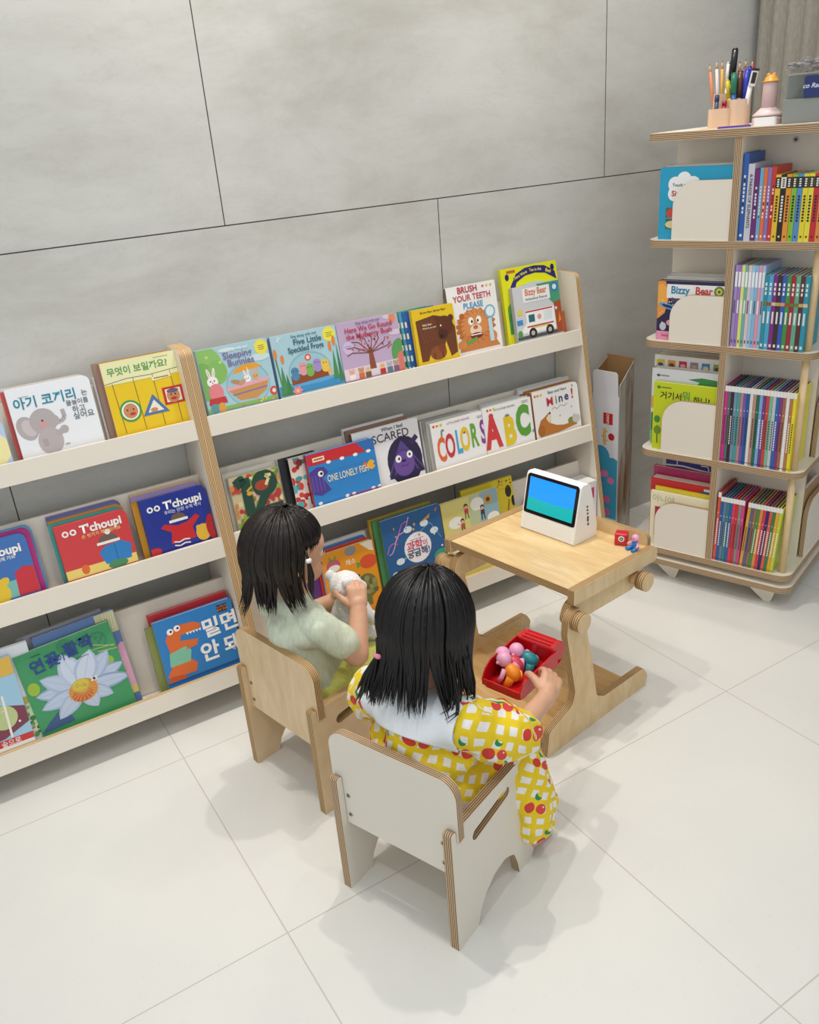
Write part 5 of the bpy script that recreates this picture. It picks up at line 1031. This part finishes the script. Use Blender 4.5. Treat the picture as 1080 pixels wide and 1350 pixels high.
def hair_mat(name, c1, c2):
    t = NT(name, .36)
    t.b.inputs['Specular IOR Level'].default_value = .35
    f = t.noise(t.coord('Object', (1, 1, .25)), 130, 2)
    t.col(t.ramp(f, (.35, rgb(c1)), (.75, rgb(c2))))
    return t.m
def head_rot(yaw, pitch): return Matrix.Rotation(math.radians(yaw), 3, 'Z') @ Matrix.Rotation(math.radians(pitch), 3, 'Y')
def head_caps(c, R, s=1.0):
    """head looking along local +x of R; pitch>0 looks down"""
    c = Vector(c); e = R.to_euler(); eu = tuple(math.degrees(a) for a in e)
    P = lambda x, y, z: c + R @ Vector((x, y, z)) * s
    return [('e', P(-.004, 0, .012), (.079 * s, .069 * s, .074 * s), eu), ('e', P(.022, 0, -.026), (.052 * s, .054 * s, .048 * s), eu),
            ('e', P(.040, .026, -.036), (.028 * s, .026 * s, .026 * s), eu), ('e', P(.040, -.026, -.036), (.028 * s, .026 * s, .026 * s), eu),
            ('e', P(.060, 0, -.058), (.015 * s, .018 * s, .014 * s), eu), ('e', P(.052, 0, .020), (.026 * s, .050 * s, .032 * s), eu),
            ('c', P(.073, 0, -.004), P(.081, 0, -.018), .0055 * s, .0088 * s), ('e', P(.077, .007, -.020), (.006 * s, .005 * s, .005 * s), eu), ('e', P(.077, -.007, -.020), (.006 * s, .005 * s, .005 * s), eu),
            ('e', P(.071, 0, -.037), (.009 * s, .014 * s, .0042 * s), eu), ('e', P(.069, 0, -.044), (.009 * s, .012 * s, .0048 * s), eu),
            ('e', P(-.004, .070, -.012), (.011 * s, .006 * s, .017 * s), eu), ('e', P(-.004, -.070, -.012), (.011 * s, .006 * s, .017 * s), eu)]
def face_parts(parent, c, R, s=1.0):
    c = Vector(c); P = lambda x, y, z: c + R @ Vector((x, y, z)) * s
    bm = bmesh.new()
    for y in (.026, -.026): sph(bm, P(.0630, y, .000), .0088 * s, mi=0); sph(bm, P(.0702, y * 1.04, .000), (.0026 * s, .0046 * s, .0048 * s), mi=1)
    obj('eyes', bm, [mat('#efe9e4', .25), mat('#1d1512', .2)], parent)
    bm = bmesh.new()
    for y in (1, -1): tube(bm, [P(.0735, y * .014, .017), P(.0735, y * .026, .0205), P(.068, y * .037, .017)], [.0010, .0014, .0008], 6)
    obj('eyebrows', bm, mat('#2a1e18', .7), parent)
    bm = bmesh.new(); sph(bm, P(.0755, 0, -.0372), (.0050 * s, .0135 * s, .0030 * s)); sph(bm, P(.0742, 0, -.0430), (.0048 * s, .0112 * s, .0036 * s)); obj('lips', bm, mat('#b86a60', .4), parent)

def hair(parent, c, R, zend, material, n=420, seed=1, part=0.0, face=(55, 55), scale=1.0, back_out=.02, bangs=True, rad=(.083, .0745, .084), hang_in=.1, clump=.0042, wig=.004, bang=(.012, .022), locks=19, curl=.012):
    c = Vector(c); q = random.Random(seed); bm = bmesh.new()
    # scalp shell that leaves the face free
    res = bmesh.ops.create_uvsphere(bm, u_segments=48, v_segments=32, radius=1)
    for v in res['verts']:
        p = v.co
        v.co = c + R @ Vector((-.006 + p.x * rad[0] * 1.0, p.y * rad[1] * 1.02, .012 + p.z * rad[2] * .97)) * scale
    kill = []
    Ri = R.transposed()
    for f in bm.faces:
        l = Ri @ (f.calc_center_median() - c)
        if (l.x > (.022 if l.y > 0 else .022 - (face[1] - 55) * .0009) * scale and l.z < .038 * scale) or l.z < -.045 * scale: kill.append(f)
    bmesh.ops.delete(bm, geom=kill, context='FACES')
    for f in bm.faces: f.smooth = True
    LK = {k: (q.uniform(-.014, .012), q.uniform(-1, 1), q.uniform(-.4, 1)) for k in range(-60, 61)}
    for i in range(n):
        az = q.uniform(-180, 180)                       # azimuth, 0 = face
        lk = round(az / locks); azc = lk * locks + LK[lk][1] * locks * .3
        fr = -face[1] < az < face[0]
        a = math.radians(az)
        th0 = q.uniform(2, 40) if not fr else q.uniform(8, 35)
        thE = 100 if not fr else (62 if bangs else 60)
        k = 1.0 + q.uniform(0.0, .055)
        pts = []
        steps = 9
        sx = part
        for j in range(steps):
            th = math.radians(th0 + (thE - th0) * j / (steps - 1))
            # strands leave the parting line on top
            cc = 1 - j / (steps - 1)
            x = math.sin(th) * math.cos(a); y = math.sin(th) * math.sin(a) + sx * cc * .25; z = math.cos(th)
            pts.append(Vector((-.006 + x * rad[0] * k, y * rad[1] * k, .012 + z * rad[2] * k)) * scale)
        world = [c + R @ p for p in pts]
        last = world[-1]
        if fr:
            d = Vector((math.cos(a), math.sin(a), 0)); L = q.uniform(*bang)
            world.append(last + R @ Vector((.002, 0, -L * .5))); world.append(last + R @ Vector((-.001, 0, -L)))
            rr = [clump * .7 * (1 - .75 * t / (len(world) - 1)) for t in range(len(world))]
        else:
            ze = zend(az) + LK[lk][0] + q.uniform(-.008, .008)
            out = (R @ Vector((math.cos(a), math.sin(a), 0))); out.z = 0; out.normalize()
            ph = q.uniform(0, 6.28); m_ = 9; H = max(last.z - ze, .01)
            backness = max(0, -math.cos(a))
            for j in range(1, m_ + 1):
                t = j / m_
                rad_in = -hang_in * .08 * math.sin(t * 1.9) * (1 - backness * .6)
                o_ = out * (rad_in + back_out * backness * t * t + wig * math.sin(ph + t * 4) * t + q.uniform(-.0006, .0006))
                side = Vector((-out.y, out.x, 0)) * (wig * .8 * math.sin(ph * 1.7 + t * 3) * t + .078 * math.radians(azc - az) * (.62 if abs(az) < 145 else .25) * t ** 1.6 + LK[lk][1] * curl * t ** 2.5)
                o_ = o_ + out * (LK[lk][2] * curl * t ** 2.5)
                world.append(Vector((last.x, last.y, last.z - H * t)) + o_ + side)
            m2 = len(world); r0 = clump * q.uniform(.7, 1.15)
            rr = [r0 * min(1, .35 + t * .25) * (1 if t < m2 * .6 else max(.06, (m2 - 1 - t) / (m2 * .4))) for t in range(m2)]
        tube(bm, world, rr, 5)
    return obj('hair', bm, material, parent, smooth=True)

ML = .1325
# ---------------- child in the cherry outfit
Rh = head_rot(4, 14)
HA = (.148, ML - .002, .545)
bodyA = [('e', (.118, ML, .232), (.068, .078, .058)), ('c', (.108, ML, .25), (.112, ML, .36), .062, .058), ('e', (.112, ML, .375), (.050, .078, .048)),
         ('c', (.112, .066, .402), (.112, .199, .402), .029, .029), ('c', (.118, ML, .42), (.142, ML, .49), .031, .031),
         ('c', (.112, .056, .400), (.195, .000, .325), .028, .0235), ('c', (.195, .000, .325), (.322, .004, .330), .0235, .0165),
         ('c', (.112, .209, .400), (.165, .276, .325), .028, .0235), ('c', (.165, .276, .325), (.262, .200, .285), .0235, .0165),
         ('c', (.130, .095, .222), (.265, .050, .215), .046, .036), ('c', (.265, .050, .215), (.272, .012, .060), .034, .022), ('c', (.268, .010, .030), (.318, .002, .020), .019, .015),
         ('c', (.130, .170, .222), (.265, .205, .215), .046, .036), ('c', (.265, .205, .215), (.280, .215, .060), .034, .022), ('c', (.276, .215, .030), (.326, .222, .020), .019, .015)]
bodyA += head_caps(HA, Rh)
bodyA += hand_caps((.325, .004, .331), (.86, .20, .32), (-.30, -.72, .62), -1, 1.0, 42)
bodyA += hand_caps((.264, .198, .284), (.75, -.5, -.05), (0, .3, .95), 1, 1.0, 42)
A = put('person', blob_mesh(bodyA, .0024, 2), SKIN, mtx=FC)
tag(A, 'small child seen from behind in a yellow checked cherry print outfit, holding a red tray', 'person')
face_parts(A, HA, Rh)

def cherry_cloth():
    t = NT('cherry_gingham_cloth', .8)
    tc = t.n('ShaderNodeTexCoord'); P = tc.outputs['Object']
    nz = t.n('ShaderNodeTexNoise'); nz.inputs['Scale'].default_value = 9; nz.inputs['Detail'].default_value = 1.5; t.l(P, nz.inputs['Vector'])
    k = Vector((.70, .50, -.51)).normalized(); e1 = Vector((-k.y, k.x, 0)).normalized(); e2 = k.cross(e1)
    def dot(v, e):
        d = t.n('ShaderNodeVectorMath', operation='DOT_PRODUCT'); t.l(v, d.inputs[0]); d.inputs[1].default_value = e; return d.outputs['Value']
    sn = t.n('ShaderNodeSeparateXYZ'); t.l(nz.outputs['Color'], sn.inputs[0])
    k2 = Vector((.62, -.74, .26)).normalized(); g1 = Vector((-k2.y, k2.x, 0)).normalized(); g2 = k2.cross(g1)
    pick = t.math('LESS_THAN', t.math('ABSOLUTE', dot(tc.outputs['Normal'], k)), .38)
    def sel(p, q): return t.math('ADD', t.math('MULTIPLY', p, t.math('SUBTRACT', 1.0, pick)), t.math('MULTIPLY', q, pick))
    u = t.math('ADD', sel(dot(P, e1), dot(P, g1)), t.math('MULTIPLY', sn.outputs[0], .05)); v = t.math('ADD', sel(dot(P, e2), dot(P, g2)), t.math('MULTIPLY', sn.outputs[1], .05))
    ca, sa = math.cos(.25), math.sin(.25)
    ur = t.math('ADD', t.math('MULTIPLY', u, ca), t.math('MULTIPLY', v, sa)); vr = t.math('ADD', t.math('MULTIPLY', u, -sa), t.math('MULTIPLY', v, ca))
    def band(c): return t.math('LESS_THAN', t.math('FRACT', t.math('DIVIDE', c, .025)), .44)
    g = t.math('MAXIMUM', band(ur), band(vr))
    c = t.mix(g, rgb('#ebe7e2'), rgb('#e8c91a'))
    def vor(du, dv, thr, sx=1.0, sy=1.0):
        cx = t.n('ShaderNodeCombineXYZ'); t.l(t.math('MULTIPLY', t.math('ADD', u, du), sx), cx.inputs[0]); t.l(t.math('MULTIPLY', t.math('ADD', v, dv), sy), cx.inputs[1])
        vo = t.n('ShaderNodeTexVoronoi'); vo.voronoi_dimensions = '2D'; vo.inputs['Scale'].default_value = 13.5; vo.inputs['Randomness'].default_value = .55
        t.l(cx.outputs[0], vo.inputs['Vector']); return t.math('LESS_THAN', vo.outputs['Distance'], thr)
    c = t.mix(vor(.006, -.014, .125, 1.0, 1.0), c, rgb('#1f8a50')) if False else c
    lf = vor(.004, -.019, .10); cut = vor(.010, -.026, .12)
    c = t.mix(t.math('MULTIPLY', lf, t.math('SUBTRACT', 1.0, cut)), c, rgb('#1f8a50'))
    c = t.mix(vor(-.011, .0, .125), c, rgb('#d03a34')); c = t.mix(vor(.010, .004, .125), c, rgb('#d8433c'))
    c = t.mix(vor(.0135, .0005, .022), c, rgb('#f2d8d2'))
    t.col(c)
    f = t.noise(P, 60, 3); t.bump(f, .25, .002)
    return t.m
def wrinkle(amp, sc):
    def f(co, no):
        d = noise.noise(Vector((co.x * sc, co.y * sc, co.z * sc * .6))) + .5 * noise.noise(Vector((co.x * sc * 2.3, co.y * sc * 2.3 + 4, co.z * sc * 1.2)))
        return co + no * d * amp
    return f
outA = [('c', (.118, ML, .235), (.114, ML, .37), .086, .072), ('e', (.112, ML, .380), (.062, .092, .052)), ('c', (.112, .072, .404), (.112, .193, .404), .036, .036), ('e', (.118, ML, .225), (.080, .100, .045)), ('e', (.108, ML, .315), (.072, .100, .050)),
        ('c', (.118, .050, .395), (.180, .006, .345), .046, .052), ('e', (.200, -.002, .338), (.048, .044, .046)),
        ('c', (.112, .218, .395), (.152, .272, .345), .044, .052), ('e', (.158, .280, .330), (.048, .048, .046)),
        ('c', (.125, .085, .228), (.245, .040, .220), .058, .056), ('c', (.248, .030, .215), (.262, .000, .120), .054, .047), ('c', (.258, .004, .130), (.250, -.008, .100), .048, .040), ('c', (.262, .000, .13), (.292, -.012, .112), .045, .026), ('c', (.258, .005, .12), (.236, .002, .098), .04, .028),
        ('c', (.125, .180, .228), (.245, .205, .220), .058, .056), ('c', (.248, .210, .215), (.268, .220, .120), .052, .046)]
meA = blob_mesh(outA, .0032, 5, wrinkle(.009, 24))
of = put('outfit', meA, cherry_cloth(), A)
# square collar draped on the back, cut from the outfit surface
sup = blob_mesh(outA[:7] + [('c', (.112, .215, .395), (.152, .250, .350), .044, .050)], .007, 14)
sv = [0.0] * (3 * len(sup.vertices)); sup.vertices.foreach_get('co', sv)
bvh = BVHTree.FromPolygons([Vector(sv[3 * i:3 * i + 3]) for i in range(len(sup.vertices))], [tuple(p.vertices) for p in sup.polygons])
def collar():
    d = Vector((.80, 0, -.60)).normalized(); up = Vector((.60, 0, .80)).normalized(); ctr = Vector((.112, ML, .40))
    NU, NV = 44, 40; g = {}
    bm = bmesh.new()
    for i in range(NU + 1):
        for j in range(NV + 1):
            u = -1 + 2 * i / NU; v = j / NV
            hw = .104 - .008 * (1 - v)
            l = u * hw; s = -.054 + v * .122
            # rounded lower corners
            if v < .12: l *= 1 - (.12 - v) * .35
            o = ctr + Vector((0, l, 0)) + up * s - d * .5
            hit = bvh.ray_cast(o, d)
            if hit[0] is None: continue
            if v > .62 and abs(u) < (v - .62) * 1.1 + .02: continue
            p = hit[0] - d * (.0095 + .0030 * noise.noise(Vector((u * 3, v * 4, 1)))) 
            g[(i, j)] = bm.verts.new(p)
    for i in range(NU):
        for j in range(NV):
            k = [(i, j), (i + 1, j), (i + 1, j + 1), (i, j + 1)]
            if all(q_ in g for q_ in k):
                P_ = [g[q_].co for q_ in k]
                if max((P_[a_] - P_[b_]).length for a_ in range(4) for b_ in range(4)) < .03: bm.faces.new([g[q_] for q_ in k])
    bmesh.ops.smooth_vert(bm, verts=bm.verts[:], factor=.5, use_axis_x=True, use_axis_y=True, use_axis_z=True)
    bmesh.ops.smooth_vert(bm, verts=bm.verts[:], factor=.5, use_axis_x=True, use_axis_y=True, use_axis_z=True)
    t = NT('white_collar_cloth', .85); t.b.inputs['Base Color'].default_value = rgb('#e9edf0'); t.bump(t.noise(t.coord('Object'), 38, 4, .6, .8), .5, .004)
    o = obj('collar', bm, t.m, A, smooth=True); md = o.modifiers.new('cloth', 'SOLIDIFY'); md.thickness = .0025; md.offset = 1
    o['label'] = 'white square collar'
collar()
HB = hair_mat('black_hair', '#0b090a', '#1a1516')
hair(A, HA, Rh, lambda az: .435 - .02 * math.cos(math.radians(az) * 3) if abs(az) > 110 else (.445 if az > 0 else .425), HB, 640, 3, part=.1, face=(62, 66), back_out=.034, hang_in=.10, clump=.0048)
# small gathered tail with a pink tie on the left side of the head
bm = bmesh.new(); sph(bm, (.062, ML + .040, .515), (.0065, .0085, .0055)); obj('hair_tie', bm, mat('#e08aa0', .5), A)
bm = bmesh.new(); q = random.Random(5)
for i in range(20):
    o_ = Vector((q.uniform(-.012, .006), q.uniform(-.010, .022), q.uniform(-.02, .015)))
    tube(bm, [(.074 + o_.x * .5, ML + .034 + o_.y * .5, .545), (.062, ML + .040, .518), Vector((.050, ML + .048, .48)) + o_ * .5, Vector((.046, ML + .050, .46)) + o_ * .8, Vector((.042, ML + .050 + o_.y * .5, .44)) + o_ * .8], [.002, .003, .0042, .003, .0004], 5)
obj('hair_tail', bm, HB, A, smooth=True)

bm = bmesh.new(); q = random.Random(21)
for i in range(16):
    o_ = q.uniform(-.03, .03); r_ = q.uniform(.0, .022)
    tube(bm, [(.125 + o_, ML - .070, .56), (.120 + o_, ML - .078 - r_ * .3, .51), (.112 + o_, ML - .084 - r_ * .7, .465), (.104 + o_, ML - .082 - r_, .44), (.092 + o_, ML - .070 - r_ * .8, .425 + q.uniform(-.012, .01))], [.0012, .0016, .0018, .0014, .0003], 5)
obj('loose_strands', bm, HB, A, smooth=True)

# red toy tray held in the right hand
TR = FC @ Matrix.Translation((.385, .088, .318)) @ Matrix.Rotation(math.radians(-4), 4, 'Z') @ Matrix.Rotation(math.radians(-4), 4, 'Y')
tr = thing('toy_tray', 'glossy red plastic toy tray with toy figures, held by the child above the desk base', 'toy tray', mtx=TR)
red = mat('#c4141c', .22, name='glossy_red_plastic')
ox, oy = .075, .045
tb_ = obj('tray_floor', PL(rnd([(-ox, -oy, .012), (ox, -oy, .012), (ox, oy, .012), (-ox, oy, .012)]), .003, 'xy', 0, me_=0), red, tr)
wl = rnd([(-ox, .003), (ox - .02, .003), (ox - .02, .034, .004), (-ox + .012, .034, .012), (-ox, .018, .01)], 5)
for y in (-oy, oy - .003): bev(obj('side_wall', PL(wl, .003, 'xz', y, me_=0), red, tr), .0008)
bev(obj('end_wall', B(-ox, -oy + .003, .003, -ox + .003, oy - .003, .018), red, tr), .0008)
blk = rnd([(ox - .030, .003), (ox, .003), (ox, .012, .003), (ox + .010, .014, .003), (ox + .012, .034, .006), (ox - .004, .046, .008), (ox - .030, .044, .006)], 5)
eb = o = obj('end_block', PL(blk, 2 * oy - .006, 'xz', -oy + .003, me_=0), red, tr); bev(o, .002, 3)
for k in range(3):
    bev(obj('ridge', B(ox - .026 + k * .010, -oy + .012, .043, ox - .022 + k * .010, oy - .012, .0475), red, eb), .0012)
hp = rnd([(-ox + .01, .034), (ox - .026, .034), (ox - .026, .044, .004), (-ox + .03, .044, .008)], 4)
bev(obj('far_rim', PL(hp, .003, 'xz', oy - .003, me_=0), red, tr), .0008)
def in_tray(x, y, z, rz, ry): return TR @ Matrix.Translation((x, y, z)) @ Matrix.Rotation(math.radians(rz), 4, 'Z') @ Matrix.Rotation(math.radians(ry), 4, 'Y')
toy_figure('toy_figure', 'pink headed toy figure in a teal dress lying in the red tray', in_tray(.022, -.020, .012, 100, 60), '#1f8088', s=1.6)
toy_figure('toy_figure', 'pink headed toy figure lying in the middle of the red tray', in_tray(-.006, -.004, .012, 95, 60), '#c83c50', s=1.6)
toy_figure('toy_figure', 'pink headed toy figure in an orange dress at the near end of the red tray', in_tray(-.040, -.016, .012, 75, 50), '#ee8a1c', s=1.6)

# ---------------- child in the pale green top
Rb = head_rot(-12, 8)
HBc = (.088, ML + .006, .545)
bodyB = [('e', (.118, ML, .228), (.066, .076, .054)), ('c', (.100, ML, .25), (.092, ML, .36), .060, .056), ('e', (.090, ML, .375), (.048, .076, .048)),
         ('c', (.090, .068, .398), (.090, .197, .398), .029, .029), ('c', (.090, ML, .42), (.088, ML, .49), .030, .030),
         ('c', (.092, .054, .396), (.150, .024, .315), .029, .026), ('c', (.150, .024, .315), (.198, .062, .385), .026, .0185),
         ('c', (.092, .211, .396), (.150, .235, .320), .029, .026), ('c', (.150, .235, .320), (.225, .185, .350), .026, .0185),
         ('c', (.130, .092, .218), (.255, .075, .212), .046, .037), ('c', (.255, .075, .212), (.268, .070, .060), .034, .022), ('c', (.264, .070, .028), (.315, .066, .018), .019, .015),
         ('c', (.130, .172, .218), (.255, .190, .212), .046, .037), ('c', (.255, .190, .212), (.268, .194, .060), .034, .022), ('c', (.264, .194, .028), (.315, .198, .018), .019, .015)]
bodyB += head_caps(HBc, Rb)
bodyB += hand_caps((.200, .064, .388), (.30, .38, .87), (-.35, -.85, .40), -1, .98, 50, 15)
bodyB += hand_caps((.226, .184, .350), (.55, -.55, .3), (.5, .8, .1), 1, .95, 45)
Bp = put('person', blob_mesh(bodyB, .0024, 2), SKIN, mtx=LC)
tag(Bp, 'small child in a pale green top and yellow shorts hugging a white plush toy', 'person')
face_parts(Bp, HBc, Rb)
topB = [('c', (.100, ML, .240), (.092, ML, .365), .078, .068), ('e', (.090, ML, .376), (.058, .088, .050)), ('c', (.090, .072, .400), (.090, .193, .400), .035, .035), ('c', (.090, ML, .405), (.089, ML, .432), .042, .037),
        ('c', (.092, .056, .396), (.128, .038, .350), .035, .036), ('c', (.092, .211, .394), (.128, .226, .352), .038, .040)]
tt = NT('pale_green_knit', .9); f = tt.noise(tt.coord('Object', (1, 1, .25)), 170, 2); tt.col(tt.ramp(f, (.3, rgb('#c9d2ba')), (.7, rgb('#d8dfcb')))); tt.bump(f, .5, .002)
meB = blob_mesh(topB, .0032, 4, wrinkle(.0028, 30)); put('top', meB, tt.m, Bp)['label'] = 'pale green short sleeved top'
tt = NT('yellow_green_cloth', .9); f = tt.noise(tt.coord('Object'), 150, 3); tt.col(tt.ramp(f, (.3, rgb('#c9cb5e')), (.7, rgb('#d6d878')))); tt.bump(f, .4, .002)
sh = [('e', (.115, ML, .226), (.078, .096, .050)), ('c', (.130, .090, .224), (.238, .074, .220), .056, .054), ('c', (.130, .175, .224), (.238, .190, .220), .056, .054)]
put('shorts', blob_mesh(sh, .0032, 4, wrinkle(.005, 26)), tt.m, Bp)['label'] = 'yellow green shorts'
HB2 = hair_mat('brown_black_hair', '#110d0c', '#2a1f1b')
hair(Bp, HBc, Rb, lambda az: .455 if az < -60 and az > -130 else (.455 if abs(az) > 100 else .46), HB2, 560, 11, part=-.1, face=(58, 82), back_out=.015, hang_in=.14, clump=.0044, bang=(.03, .05))
bm = bmesh.new(); c_ = Vector(HBc) + Rb @ Vector((.012, -.083, .010)); sph(bm, c_, (.0065, .006, .0055)); obj('hair_tie', bm, mat('#e6e6ea', .3), Bp)
bm = bmesh.new()
for i in range(14):
    q = random.Random(i); o_ = Vector((q.uniform(-.005, .005), q.uniform(-.004, .004), 0))
    tube(bm, [c_ + Vector((0, .006, .02)), c_ + o_ * .3, c_ + Vector((-.003, -.008, -.03)) + o_, c_ + Vector((-.006, -.006, -.06)) + o_ * .8, c_ + Vector((-.002, -.002, -.085)) + o_ * .2], [.003, .0022, .004, .003, .0004], 5)
obj('hair_tail', bm, HB2, Bp, smooth=True)
# plush toy
pl = [('e', (.222, .128, .412), (.036, .036, .032)), ('e', (.232, .130, .330), (.044, .048, .052)), ('e', (.246, .112, .405), (.018, .016, .014)), ('e', (.205, .100, .435), (.012, .010, .012)), ('e', (.205, .156, .435), (.012, .010, .012)), ('c', (.235, .095, .350), (.255, .078, .330), .018, .014), ('c', (.235, .165, .350), (.262, .172, .330), .018, .014), ('c', (.245, .112, .29), (.285, .100, .275), .021, .019), ('c', (.245, .150, .29), (.285, .160, .275), .021, .019)]
tt = NT('white_plush', .95); f = tt.noise(tt.coord('Object'), 220, 3); tt.col(tt.ramp(f, (.3, rgb('#dcdcda')), (.7, rgb('#eeecea')))); tt.bump(f, .8, .003)
t = put('plush_toy', blob_mesh(pl, .003, 3, wrinkle(.002, 60)), tt.m, mtx=LC); tag(t, 'white plush toy with black eyes hugged by the child in the green top', 'plush toy')
bm = bmesh.new(); sph(bm, (.236, .097, .417), .0048); sph(bm, (.258, .126, .420), .0048); obj('eyes', bm, mat('#141214', .15), t)
